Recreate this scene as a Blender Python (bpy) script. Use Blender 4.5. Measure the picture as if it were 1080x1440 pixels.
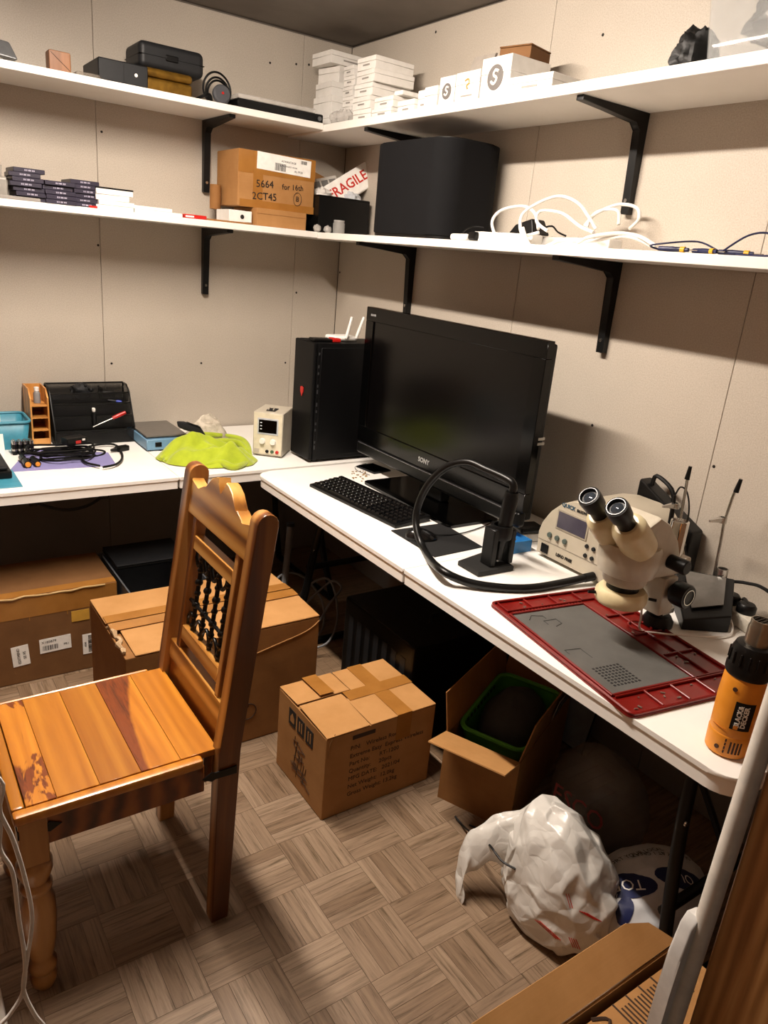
import bpy, bmesh, math, random
from mathutils import Vector, Matrix, Euler, noise
random.seed(7)
PI = math.pi
for o in list(bpy.data.objects): bpy.data.objects.remove(o)
SC = bpy.context.scene
COL = SC.collection

# ------------------------------------------------------------------ camera
FPX = 1043.65
CAM = Vector((-2.059, -3.462, 1.614))
RX, RY, RZ = 1.2381, -0.0868, -0.5935
ROT = Euler((RX, RY, RZ), 'XYZ').to_matrix()
cd = bpy.data.cameras.new('camera'); cam = bpy.data.objects.new('camera', cd); COL.objects.link(cam)
cam.matrix_world = Matrix.Translation(CAM) @ ROT.to_4x4()
cd.sensor_fit = 'HORIZONTAL'; cd.sensor_width = 36.0; cd.lens = 36.0 * FPX / 1080.0; cd.clip_start = 0.02
SC.camera = cam

# ------------------------------------------------------------------ world / view
w = bpy.data.worlds.new('world'); SC.world = w; w.use_nodes = True
w.node_tree.nodes['Background'].inputs[0].default_value = (1.0, 0.9, 0.78, 1)
w.node_tree.nodes['Background'].inputs[1].default_value = 0.045
vs = SC.view_settings
vs.view_transform = 'Standard'; vs.look = 'None'; vs.gamma = 1.0; vs.use_curve_mapping = False
vs.exposure = 0.16
LAMP_AT = Vector((-1.42, -1.56, 2.50)); LAMP_LEN = 1.12; LAMP_STRENGTH = 330.0; LAMP_COLOR = (1.0, 0.875, 0.755)

# ------------------------------------------------------------------ pixel helpers (photo 1080 x 1440)
def ray(px, py): return ROT @ Vector(((px - 540) / FPX, -(py - 720) / FPX, -1))
def on(px, py, ax, val):
    d = ray(px, py); i = 'xyz'.index(ax); return CAM + d * ((val - CAM[i]) / d[i])
def zp(px, py, z): return on(px, py, 'z', z)
def yp(px, py, y): return on(px, py, 'y', y)
def xp(px, py, x): return on(px, py, 'x', x)
def pix(P):
    q = ROT.transposed() @ (Vector(P) - CAM)
    return (540 + FPX * q.x / -q.z, 720 - FPX * q.y / -q.z, -q.z)

# ------------------------------------------------------------------ materials
def lin(c):
    if isinstance(c, str): c = [int(c[i:i+2], 16) / 255 for i in (0, 2, 4)]
    return [x / 12.92 if x <= .04045 else ((x + .055) / 1.055) ** 2.4 for x in c]
def new_mat(name):
    m = bpy.data.materials.new(name); m.use_nodes = True
    return m, m.node_tree.nodes, m.node_tree.links, m.node_tree.nodes['Principled BSDF']
def tex_co(n, l, scale=(1, 1, 1), rot=(0, 0, 0), kind='Object'):
    t = n.new('ShaderNodeTexCoord'); mp = n.new('ShaderNodeMapping')
    mp.inputs['Scale'].default_value = scale; mp.inputs['Rotation'].default_value = rot
    l.new(t.outputs[kind], mp.inputs['Vector']); return mp.outputs['Vector']
def ramp(n, l, fac, stops):
    r = n.new('ShaderNodeValToRGB'); e = r.color_ramp.elements
    while len(e) < len(stops): e.new(0.5)
    for i, (p, c) in enumerate(stops):
        e[i].position = p; e[i].color = (*lin(c), 1)
    l.new(fac, r.inputs['Fac']); return r.outputs['Color']
def noise_tex(n, l, vec, scale, detail=4, rough=.55, dist=0):
    t = n.new('ShaderNodeTexNoise'); t.inputs['Scale'].default_value = scale; t.inputs['Detail'].default_value = detail
    t.inputs['Roughness'].default_value = rough; t.inputs['Distortion'].default_value = dist
    l.new(vec, t.inputs['Vector']); return t.outputs['Fac']
def bump(n, l, b, h, strength=.2, dist=.002):
    k = n.new('ShaderNodeBump'); k.inputs['Strength'].default_value = strength; k.inputs['Distance'].default_value = dist
    l.new(h, k.inputs['Height']); l.new(k.outputs['Normal'], b.inputs['Normal'])
MATS = {}
def pm(name, c, rough=.5, metal=0, c2=None, ns=30, bmp=0, bs=200, spec=.5, coat=0, trans=0, alpha=1, sheen=0):
    """procedural material: base colour with a gentle noise variation, optional fine relief"""
    if name in MATS: return MATS[name]
    m, n, l, b = new_mat(name); MATS[name] = m
    v = tex_co(n, l)
    if c2 is None:
        cc = lin(c); c2l = [min(1, x * .86) for x in cc]
    else: cc = lin(c); c2l = lin(c2)
    f = noise_tex(n, l, v, ns, 5)
    r = n.new('ShaderNodeValToRGB'); r.color_ramp.elements[0].position = .35; r.color_ramp.elements[1].position = .65
    r.color_ramp.elements[0].color = (*cc, 1); r.color_ramp.elements[1].color = (*c2l, 1)
    l.new(f, r.inputs['Fac']); l.new(r.outputs['Color'], b.inputs['Base Color'])
    b.inputs['Roughness'].default_value = rough; b.inputs['Metallic'].default_value = metal
    b.inputs['Specular IOR Level'].default_value = spec; b.inputs['Coat Weight'].default_value = coat
    b.inputs['Transmission Weight'].default_value = trans; b.inputs['Alpha'].default_value = alpha
    if sheen: b.inputs['Sheen Weight'].default_value = sheen
    if bmp: bump(n, l, b, noise_tex(n, l, v, bs, 3), bmp)
    return m

# ------------------------------------------------------------------ mesh builder
def T(x=0, y=0, z=0, rx=0, ry=0, rz=0): return Matrix.Translation((x, y, z)) @ Euler((rx, ry, rz), 'XYZ').to_matrix().to_4x4()
class MB:
    def __init__(s): s.bm = bmesh.new()
    def _x(s, vs, M):
        if M is not None:
            for v in vs: v.co = M @ v.co
    def box(s, c, d, bev=0, seg=1, M=None):
        r = bmesh.ops.create_cube(s.bm, size=1)['verts']
        for v in r: v.co = Vector((c[0] + v.co.x * d[0], c[1] + v.co.y * d[1], c[2] + v.co.z * d[2]))
        if bev:
            es = {e for v in r for e in v.link_edges}
            k = bmesh.ops.bevel(s.bm, geom=list(es), offset=min(bev, min(d) * .49), segments=seg, affect='EDGES', profile=.5)
            r = list({v for f in k['faces'] for v in f.verts} | {v for v in r if v.is_valid})
        s._x(r, M); return s
    def span(s, a, b, bev=0, seg=1, M=None):
        return s.box([(a[i] + b[i]) / 2 for i in range(3)], [abs(b[i] - a[i]) for i in range(3)], bev, seg, M)
    def tube(s, pts, r, n=8, closed=False, caps=True, smooth=0, M=None):
        P = [Vector(p) for p in pts]
        if smooth: P = spline(P, smooth, closed)
        k = len(P); R = r if isinstance(r, (list, tuple)) else [r] * k
        if len(R) != k: R = [R[0] + (R[-1] - R[0]) * i / (k - 1) if len(R) == 2 else R[min(len(R) - 1, int(i * (len(R) - 1) / (k - 1) + .5))] for i in range(k)]
        up = None; rings = []
        for i in range(k):
            a = P[(i - 1) % k] if (closed or i) else P[0]; b = P[(i + 1) % k] if (closed or i < k - 1) else P[-1]
            t = (b - a)
            t = t.normalized() if t.length > 1e-9 else Vector((0, 0, 1))
            if up is None:
                up = Vector((0, 0, 1)) if abs(t.z) < .9 else Vector((1, 0, 0))
            up = (up - t * up.dot(t))
            if up.length < 1e-6: up = t.orthogonal()
            up.normalize(); sd = t.cross(up)
            ring = []
            for j in range(n):
                a2 = 2 * PI * j / n
                ring.append(s.bm.verts.new(P[i] + (up * math.cos(a2) + sd * math.sin(a2)) * R[i]))
            rings.append(ring)
        for i in range(k if closed else k - 1):
            A, B = rings[i], rings[(i + 1) % k]
            for j in range(n): s.bm.faces.new((A[j], A[(j + 1) % n], B[(j + 1) % n], B[j]))
        if caps and not closed:
            s.bm.faces.new(rings[0][::-1]); s.bm.faces.new(rings[-1])
        s._x([v for q in rings for v in q], M); return s
    def cyl(s, a, b, r, r2=None, n=16, M=None): return s.tube([a, b], [r, r if r2 is None else r2], n, M=M)
    def lathe(s, prof, n=20, M=None, a0=0, a1=2 * PI):
        full = abs(a1 - a0 - 2 * PI) < 1e-6; m = n if full else n + 1; rings = []
        for r, z in prof:
            rings.append([s.bm.verts.new((max(r, 1e-5) * math.cos(a0 + (a1 - a0) * j / n), max(r, 1e-5) * math.sin(a0 + (a1 - a0) * j / n), z)) for j in range(m)])
        for A, B in zip(rings, rings[1:]):
            for j in range(n): s.bm.faces.new((A[j], A[(j + 1) % m], B[(j + 1) % m], B[j]))
        if full and prof[0][0] > .003 and prof[-1][0] > .003 and len(prof) > 2:
            A, B = rings[-1], rings[0]
            for j in range(n): s.bm.faces.new((A[j], A[(j + 1) % m], B[(j + 1) % m], B[j]))
        elif full:
            s.bm.faces.new(rings[0][::-1]); s.bm.faces.new(rings[-1])
        s._x([v for q in rings for v in q], M); return s
    def prism(s, poly, h0, h1, M=None, bev=0):
        """2-D outline in XY extruded from z=h0 to h1"""
        b = [s.bm.verts.new((p[0], p[1], h0)) for p in poly]; t = [s.bm.verts.new((p[0], p[1], h1)) for p in poly]; n = len(poly)
        fs = [s.bm.faces.new(b[::-1]), s.bm.faces.new(t)]
        for i in range(n): fs.append(s.bm.faces.new((b[i], b[(i + 1) % n], t[(i + 1) % n], t[i])))
        vs = b + t
        if bev:
            es = [e for f in fs[:2] for e in f.edges]
            k = bmesh.ops.bevel(s.bm, geom=es, offset=bev, segments=2, affect='EDGES', profile=.5)
            vs = list({v for f in k['faces'] for v in f.verts} | {v for v in vs if v.is_valid})
        s._x(vs, M); return s
    def grid(s, fn, nu, nv, M=None, wrap=False):
        V = [[s.bm.verts.new(fn(i / nu, j / nv)) for j in range(nv + (0 if wrap else 1))] for i in range(nu + 1)]
        m = nv if wrap else nv + 1
        for i in range(nu):
            for j in range(nv): s.bm.faces.new((V[i][j], V[i + 1][j], V[i + 1][(j + 1) % m], V[i][(j + 1) % m]))
        s._x([v for q in V for v in q], M); return s
    def hull(s, pts8, bev=0):
        """box from 8 corners: 4 bottom (ccw) then 4 top"""
        v = [s.bm.verts.new(p) for p in pts8]
        fs = [s.bm.faces.new([v[i] for i in q]) for q in ((3, 2, 1, 0), (4, 5, 6, 7), (0, 1, 5, 4), (1, 2, 6, 5), (2, 3, 7, 6), (3, 0, 4, 7))]
        if bev: bmesh.ops.bevel(s.bm, geom=list({e for f in fs for e in f.edges}), offset=bev, segments=2, affect='EDGES', profile=.5)
        return s
    def quad(s, a, b, c, d, th=0):
        a, b, c, d = map(Vector, (a, b, c, d))
        if not th:
            s.bm.faces.new([s.bm.verts.new(p) for p in (a, b, c, d)]); return s
        nrm = (b - a).cross(d - a).normalized() * th
        return s.hull([a - nrm, b - nrm, c - nrm, d - nrm, a, b, c, d])
    def build(s, name, mat, parent=None, ang=40, at=None, M=None):
        bmesh.ops.recalc_face_normals(s.bm, faces=s.bm.faces)
        me = bpy.data.meshes.new(name); s.bm.to_mesh(me); s.bm.free()
        if M is not None: me.transform(M)
        if at is not None: me.transform(Matrix.Translation(-Vector(at)))
        me.materials.append(mat)
        me.shade_smooth(); me.set_sharp_from_angle(angle=math.radians(ang))
        o = bpy.data.objects.new(name, me); COL.objects.link(o)
        if ang < 70:
            wn = o.modifiers.new('weighted_normals', 'WEIGHTED_NORMAL'); wn.keep_sharp = True
        if parent is not None: o.parent = parent
        return o
def spline(P, sub=6, closed=False):
    k = len(P); out = []
    for i in range(k if closed else k - 1):
        p0 = P[(i - 1) % k] if (closed or i) else P[0]; p1 = P[i]; p2 = P[(i + 1) % k]; p3 = P[(i + 2) % k] if (closed or i + 2 < k) else P[-1]
        for j in range(sub):
            t = j / sub
            out.append(.5 * ((2 * p1) + (p2 - p0) * t + (2 * p0 - 5 * p1 + 4 * p2 - p3) * t * t + (3 * p1 - p0 - 3 * p2 + p3) * t ** 3))
    if not closed: out.append(P[-1].copy())
    return out
def rrect(x0, y0, x1, y1, r, seg=5):
    out = []
    for cx, cy, a in ((x1 - r, y1 - r, 0), (x0 + r, y1 - r, 90), (x0 + r, y0 + r, 180), (x1 - r, y0 + r, 270)):
        for i in range(seg + 1):
            t = math.radians(a + 90 * i / seg); out.append((cx + r * math.cos(t), cy + r * math.sin(t)))
    return out
def thing(name, label, cat, loc=(0, 0, 0), rz=0, group=None):
    o = bpy.data.objects.new(name, None); COL.objects.link(o); o.empty_display_size = .05
    o.location = loc; o.rotation_euler = (0, 0, rz); return tag(o, label, cat, group)
def tag(o, label, cat, group=None):
    o['label'] = label; o['category'] = cat
    if group: o['group'] = group
    return o
def struct(o): o['kind'] = 'structure'; return o
def text_mesh(txt, size, mat, parent, M, name='lettering', ext=0.0004, bold=0, align='CENTER'):
    cu = bpy.data.curves.new(name, 'FONT'); cu.body = txt; cu.size = size; cu.extrude = ext; cu.offset = bold; cu.resolution_u = 2
    cu.align_x = align; cu.align_y = 'CENTER'
    ob = bpy.data.objects.new('tmp_text', cu); me = bpy.data.meshes.new_from_object(ob)
    bpy.data.objects.remove(ob); bpy.data.curves.remove(cu)
    me.transform(M); me.materials.clear(); me.materials.append(mat); me.name = name
    o = bpy.data.objects.new(name, me); COL.objects.link(o); o.parent = parent; return o
def frame(o, ux, uy):
    """matrix with origin o, local x along ux, local y along uy, z = the normal"""
    ux = Vector(ux).normalized(); uz = ux.cross(Vector(uy)).normalized(); uy = uz.cross(ux)
    M = Matrix((ux, uy, uz)).transposed().to_4x4(); M.translation = Vector(o); return M
def copy_tree(o, parent=None):
    c = o.copy(); COL.objects.link(c); c.parent = parent
    for ch in o.children: copy_tree(ch, c)
    return c
# ------------------------------------------------------------------ materials with more structure
def mat_wall():
    m, n, l, b = new_mat('wallboard'); v = tex_co(n, l)
    c = ramp(n, l, noise_tex(n, l, v, 2.2, 6, .6), [(.3, 'c1b8ac'), (.7, 'b9b0a4')])
    c2 = ramp(n, l, noise_tex(n, l, tex_co(n, l, (260, 260, 260)), 1, 3), [(.35, 'ffffff'), (.68, 'e3dfd9')])
    mx = n.new('ShaderNodeMix'); mx.data_type = 'RGBA'; mx.blend_type = 'MULTIPLY'; mx.inputs[0].default_value = .8
    l.new(c, mx.inputs[6]); l.new(c2, mx.inputs[7]); l.new(mx.outputs[2], b.inputs['Base Color'])
    b.inputs['Roughness'].default_value = .48; b.inputs['Specular IOR Level'].default_value = .35
    bump(n, l, b, noise_tex(n, l, tex_co(n, l, (420, 420, 420)), 1, 2), .12, .001)
    return m
def mat_wood(name, stops, scale=(3, 28, 28), dist=1.6, rough=.35, coat=.15, wave=6, rot=(0, 0, 0), kind='Object', ww=.45, nw=.6, vary=0):
    """grain runs along the local X of the mapping"""
    m, n, l, b = new_mat(name); v = tex_co(n, l, scale, rot, kind)
    oi = n.new('ShaderNodeObjectInfo'); ad = n.new('ShaderNodeVectorMath'); ad.operation = 'MULTIPLY_ADD'
    cb = n.new('ShaderNodeCombineXYZ')
    for i in range(3): l.new(oi.outputs['Random'], cb.inputs[i])
    ad.inputs[1].default_value = (37, 53, 71); l.new(cb.outputs[0], ad.inputs[0]); l.new(v, ad.inputs[2]); v = ad.outputs[0]
    f = noise_tex(n, l, v, .8, 5, .6, dist)
    wv = n.new('ShaderNodeTexWave'); wv.wave_type = 'BANDS'; wv.bands_direction = 'Y'; wv.inputs['Scale'].default_value = wave * .1
    wv.inputs['Distortion'].default_value = 5; wv.inputs['Detail'].default_value = 3; wv.inputs['Detail Scale'].default_value = 1.2
    l.new(v, wv.inputs['Vector'])
    mx = n.new('ShaderNodeMath'); mx.operation = 'MULTIPLY_ADD'; mx.inputs[1].default_value = ww
    l.new(wv.outputs['Fac'], mx.inputs[0])
    sc = n.new('ShaderNodeMath'); sc.operation = 'MULTIPLY'; sc.inputs[1].default_value = nw; l.new(f, sc.inputs[0]); l.new(sc.outputs[0], mx.inputs[2])
    c = ramp(n, l, mx.outputs[0], stops)
    if vary:
        hs = n.new('ShaderNodeHueSaturation'); mr = n.new('ShaderNodeMapRange'); mr.inputs[3].default_value = 1 - vary; mr.inputs[4].default_value = 1 + vary * .4
        l.new(oi.outputs['Random'], mr.inputs[0]); l.new(mr.outputs[0], hs.inputs['Value']); l.new(c, hs.inputs['Color']); c = hs.outputs['Color']
    l.new(c, b.inputs['Base Color'])
    b.inputs['Roughness'].default_value = rough; b.inputs['Coat Weight'].default_value = coat; b.inputs['Coat Roughness'].default_value = .25
    bump(n, l, b, mx.outputs[0], .08, .001)
    return m
def mat_card(name='cardboard', a='bd8b52', b_='a97743'):
    m, n, l, b = new_mat(name); v = tex_co(n, l)
    f = noise_tex(n, l, v, 9, 6, .6); c = ramp(n, l, f, [(.3, a), (.7, b_)])
    f2 = noise_tex(n, l, tex_co(n, l, (6, 6, 320)), 1, 2)
    mx = n.new('ShaderNodeMix'); mx.data_type = 'RGBA'; mx.blend_type = 'MULTIPLY'; mx.inputs[0].default_value = .12
    l.new(c, mx.inputs[6]); l.new(f2, mx.inputs[7]); l.new(mx.outputs[2], b.inputs['Base Color'])
    b.inputs['Roughness'].default_value = .75; b.inputs['Specular IOR Level'].default_value = .25
    bump(n, l, b, f, .15, .004); return m
WALL = mat_wall()
WALL_LOW = pm('lower_wall_grey', '8d8a86', .7, c2='85827e', ns=4)  # lower wall panels, greyer and darker than the boards above
WHITE_BOARD = pm('shelf_white_melamine', 'e9e5df', .42, c2='e2ded7', ns=4)
TABLE_W = pm('table_white_plastic', 'f3f1ec', .4, c2='efece6', ns=6, bmp=.05, bs=500)
CEIL = pm('ceiling_board', '7d766f', .8, c2='746d66', ns=5)
BLACKM = pm('black_powder_coat', '0c0c0c', .42, spec=.3, bmp=.04, bs=600)
BLACKP = pm('black_plastic', '070707', .4, spec=.3)
BLACKR = pm('black_rubber_cable', '060606', .5, spec=.3)
GLOSS = pm('black_gloss', '020202', .1, spec=.4)
DARKG = pm('dark_grey_plastic', '1c1d1f', .5, spec=.3)
STEEL = pm('bright_steel', 'c9c7c2', .25, 1)
CHROME = pm('chrome', 'e6e4e0', .1, 1)
WHITEP = pm('white_plastic', 'efece6', .35)
PAPER = pm('white_paper', 'f2efe9', .7)
WCARD = pm('white_carton', 'e6e3de', .5, c2='dedbd5')
INK = pm('black_ink', '16130f', .7)
INKB = pm('carton_print_ink', '3a2513', .8)
CREAM = pm('cream_enamel', 'bfb7a6', .32, c2='b6ad9c')
CREAM2 = pm('yellowed_cream_plastic', 'ddd0a8', .32, c2='d3c49a')
GREYC = pm('warm_grey_enamel', 'b9b0a0', .4)
RED = pm('red_plastic', 'b81d18', .3)
REDINK = pm('red_ink', 'c22a1c', .6)
ORANGE = pm('orange_plastic', 'dd8f2a', .42, c2='d68722')
CARD = mat_card('cardboard', 'b08250', 'a07242')
CARD_D = mat_card('cardboard_dark', '966a3c', '845a31')
CARD_DD = mat_card('cardboard_deep_shade', '7c5734', '6c4a2b')  # deep brown card; on the left carton also table shade put into colour
CARD_L = mat_card('cardboard_light', 'bd8d58', 'ad7e4a')
TAPE = pm('packing_tape', 'a26f35', .18, c2='96652e', ns=12, coat=.4)
PINE = mat_wood('pine_reveal', [(.25, 'd6a66c'), (.5, 'bd874e'), (.8, '8a5a2c')], (8, 15, 1.1), 3.2, .45, .1, 9, rot=(0, PI / 2, 0), ww=.3, nw=.75)
SCREW = pm('screw_head', '2b2724', .5, .6)
BLUE = pm('blue_plastic', '2f7fc0', .4)
TEAL = pm('teal_plastic', '3f8ea6', .45)
# ------------------------------------------------------------------ room shell
X0, X1, Y0, Y1, ZC = -2.42, 0.0, -3.05, 0.0, 2.53
BOUNCE_DARK = pm('bounce_cut_brown', '6e4e33', .6, c2='5d4029', ns=3)  # dark brown on the unseen walls, added to cut bounced light
BACK = pm('batten_dark', '6b625a', .8)
def panel_wall(name, axis, edges, zt=ZC):
    m = MB()
    if axis == 'y': m.span((X0, .013, 0), (0.05, .06, zt))
    else: m.span((.013, Y0 - .12, 0), (.06, 0.013, zt))
    root = struct(m.build(name, BACK))
    for a, b in zip(edges, edges[1:]):
        p = MB(); g = .0009
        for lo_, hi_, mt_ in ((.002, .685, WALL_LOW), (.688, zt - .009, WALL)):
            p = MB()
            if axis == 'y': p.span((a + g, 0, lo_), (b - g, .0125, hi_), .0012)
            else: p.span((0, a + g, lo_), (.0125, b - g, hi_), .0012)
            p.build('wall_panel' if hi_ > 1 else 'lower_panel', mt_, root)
    return root
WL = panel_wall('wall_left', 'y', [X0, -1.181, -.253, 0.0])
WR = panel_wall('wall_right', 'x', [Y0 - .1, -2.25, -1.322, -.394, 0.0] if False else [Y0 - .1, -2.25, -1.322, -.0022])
for (x, z) in [(-.29, 2.40), (-.225, 2.41), (-.42, 2.38), (-1.16, 1.99), (-1.19, 1.55), (-1.15, 1.05), (-.73, 1.05), (-.28, 1.05), (-.235, 1.4)]:
    MB().cyl((x, .004, z), (x, -.0012, z), .005, n=8).build('screw', SCREW, WL)
for q in [(613, 45), (848, 49), (833, 598), (1004, 656), (834, 690), (478, 383), (1064, 374)]:
    p = xp(q[0], q[1], 0); MB().cyl((.004, p.y, p.z), (-.0012, p.y, p.z), .005, n=8).build('screw', SCREW, WR)
struct(MB().span((X0 - .1, Y0 - .15, ZC), (.1, .1, ZC + .05)).build('ceiling', CEIL))
struct(MB().span((X0 - .06, Y0 - .12, 0), (X0, .06, ZC)).build('wall_back', BOUNCE_DARK))
# wall with the doorway the photograph is taken through
JX = -1.005; JL = -2.15
fw = struct(MB().span((JX + .06, Y0 - .12, 0), (.06, Y0, ZC)).span((X0, Y0 - .12, 0), (JL - .03, Y0, ZC)).span((JL - .03, Y0 - .12, 2.12), (JX + .06, Y0, ZC)).build('wall_front', BOUNCE_DARK))
struct(MB().span((JX, Y0 - .13, 0), (JX + .06, Y0 + .004, 2.12), .003).build('trim_1', PINE))
struct(MB().span((JL - .03, Y0 - .13, 0), (JL, Y0 + .004, 2.12), .003).build('trim_2', PINE))
# rounded white edge strip on the jamb, leaning slightly away from it towards the floor
a, b2 = yp(1060, 1080, Y0 + .02), yp(945, 1440, Y0 + .02)
sd = (b2 - a).normalized(); lo = a + sd * (a.z / -sd.z); hi = a + sd * ((2.05 - a.z) / sd.z)
m = MB(); m.tube([lo, a, hi], .016, 14)
struct(m.build('trim_3', pm('white_door_seal', 'e9e4da', .35)))
# floor: vinyl basket-weave, strips of four
S = .1645; FX, FY = -1.247, -2.29
m, n, l, b = new_mat('vinyl_oak_strip'); MATS['vinyl'] = m
v = tex_co(n, l, (2.5, 42, 42)); oi = n.new('ShaderNodeObjectInfo'); cb = n.new('ShaderNodeCombineXYZ')
for i in range(3): l.new(oi.outputs['Random'], cb.inputs[i])
ad = n.new('ShaderNodeVectorMath'); ad.operation = 'MULTIPLY_ADD'; ad.inputs[1].default_value = (31, 57, 93); l.new(cb.outputs[0], ad.inputs[0]); l.new(v, ad.inputs[2])
g1 = noise_tex(n, l, ad.outputs[0], 2.2, 5, .7, .6)
c1 = ramp(n, l, g1, [(.30, '58472f'), (.47, '8b7560'), (.68, 'a08a72')])
c2 = ramp(n, l, oi.outputs['Random'], [(0, 'd5cdc4'), (1, 'ffffff')])
mx = n.new('ShaderNodeMix'); mx.data_type = 'RGBA'; mx.blend_type = 'MULTIPLY'; mx.inputs[0].default_value = 1
l.new(c1, mx.inputs[6]); l.new(c2, mx.inputs[7]); l.new(mx.outputs[2], b.inputs['Base Color'])
b.inputs['Roughness'].default_value = .42; b.inputs['Specular IOR Level'].default_value = .4; bump(n, l, b, g1, .12, .001)
VINYL = m
floor = struct(MB().span((X0 - .1, Y0 - .5, -.05), (.1, .1, -.0022)).build('floor', pm('floor_joint', '5c4d3f', .8)))
strips = []
i0, i1 = int((X0 - FX) / S) - 1, int((0 - FX) / S) + 1; j0, j1 = int((Y0 - .3 - FY) / S) - 1, int((0 - FY) / S) + 1
for i in range(i0, i1 + 1):
    for j in range(j0, j1 + 1):
        bx, by = FX + i * S, FY + j * S; along_y = ((i + j) % 2) == 1
        for k in range(4):
            o_ = (k + .5) * S / 4
            c = (bx + o_, by + S / 2) if along_y else (bx + S / 2, by + o_)
            if X0 < c[0] < .05 and Y0 - .3 < c[1] < .05: strips.append((c, along_y))
sm = MB(); sm.box((0, 0, -.0011), (S - .0008, S / 4 - .0008, .0022)); proto_me = sm.build('floor_strip', VINYL)
PM = proto_me.data; bpy.data.objects.remove(proto_me)
def hidden(c):
    x, y = c
    px = pix((x, y, 0))
    if not (-40 < px[0] < 1120 and -40 < px[1] < 1480): return True
    return (-1.5 < x < -.9 and -1.45 < y < -1.1) or (-1.07 < x < -.72 and -1.9 < y < -1.66) or x > -.55 or y > -.6 or (x > -.8 and y > -1.7)
strips.sort(key=lambda t: (hidden(t[0]), pix((t[0][0], t[0][1], 0))[2]))
rest = MB()
for q, (c, ay) in enumerate(strips):
    if q < 300:
        o = bpy.data.objects.new('floor_strip', PM); COL.objects.link(o); o.parent = floor
        o.location = (c[0], c[1], 0); o.rotation_euler = (0, 0, PI / 2 if ay else 0)
    else:
        d = (S / 4 - .0008, S - .0008, .0022) if ay else (S - .0008, S / 4 - .0008, .0022)
        rest.box((c[0], c[1], -.0011), d)
r = rest.build('floor_strips_rest', VINYL, floor); r['kind'] = 'stuff'

# ------------------------------------------------------------------ ceiling lamp (above the view)
lt = thing('ceiling_lamp', 'long white batten lamp fixed along the middle of the ceiling', 'lamp', (LAMP_AT.x, LAMP_AT.y, ZC))
MB().span((-.035, -LAMP_LEN / 2 - .03, -.012), (.035, LAMP_LEN / 2 + .03, 0), .004).build('housing', WHITEP, lt)
gm, n, l, b = new_mat('lamp_diffuser')
b.inputs['Emission Color'].default_value = (*LAMP_COLOR, 1); b.inputs['Emission Strength'].default_value = LAMP_STRENGTH
b.inputs['Base Color'].default_value = (.8, .8, .8, 1)
MB().prism([(.032 * math.cos(PI * i / 10), -.0125 - .026 * math.sin(PI * i / 10)) for i in range(11)], -LAMP_LEN / 2, LAMP_LEN / 2, M=frame((0, 0, 0), (1, 0, 0), (0, 0, 1))).build('diffuser', gm, lt)

# ------------------------------------------------------------------ shelves with brackets
Z1, Z2, DL, DR, TH = 2.127, 1.688, .336, .318, .026
def bracket(parent, wall, pos, z, reach=.30, drop=.29):
    """L bracket: flat steel bars with a rounded corner gusset; z = underside of the board"""
    m = MB(); w_ = .028; t = .013
    prof = [(0, 0), (reach, 0), (reach, -.014), (.055, -.03), (.032, -.05), (.026, -drop), (0, -drop)]
    m.prism(prof, -w_ / 2, w_ / 2, bev=.003)
    # prism XY plane -> (out of the wall, up)
    if wall == 'y': M = frame((pos, 0, z), (0, -1, 0), (0, 0, 1))
    else: M = frame((0, pos, z), (-1, 0, 0), (0, 0, 1))
    o = m.build('bracket', BLACKM, parent, M=M)
    for k in (-.09, -.25):
        MB().cyl((.024, k, 0), (.0292, k, 0), .006, n=10).build('screw', STEEL, o, M=M)
    return o
def shelf(label, name_boards, brs):
    t = thing('wall_shelf', label, 'shelf')
    for a, b_ in name_boards: MB().span(a, b_, .0015).build('board', WHITE_BOARD, t)
    for wl, ps, z in brs: bracket(t, wl, ps, z)
    return t
shelf('upper white wall shelf along the wall behind the bench power supply', [((X0 + .002, -DL, Z1 - TH), (-DR - .001, -.001, Z1))], [('y', -.72, Z1 - TH), ('y', -1.95, Z1 - TH)])
shelf('upper white wall shelf along the wall behind the television', [((-DR, Y0 + .001, Z1 - TH - .008), (-.001, -.001, Z1 - .004))], [('x', -.65, Z1 - TH - .008), ('x', -1.78, Z1 - TH - .008)])
shelf('lower white wall shelf holding the dark boxes and taped carton', [((X0 + .002, -DL, Z2 - TH), (-DR - .001, -.001, Z2))], [('y', -.72, Z2 - TH), ('y', -1.95, Z2 - TH)])
shelf('lower white wall shelf holding the black speaker and cables', [((-DR, Y0 + .001, Z2 - TH - .002), (-.001, -.001, Z2 - .001))], [('x', -.65, Z2 - TH - .002), ('x', -1.78, Z2 - TH - .002)])

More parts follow.
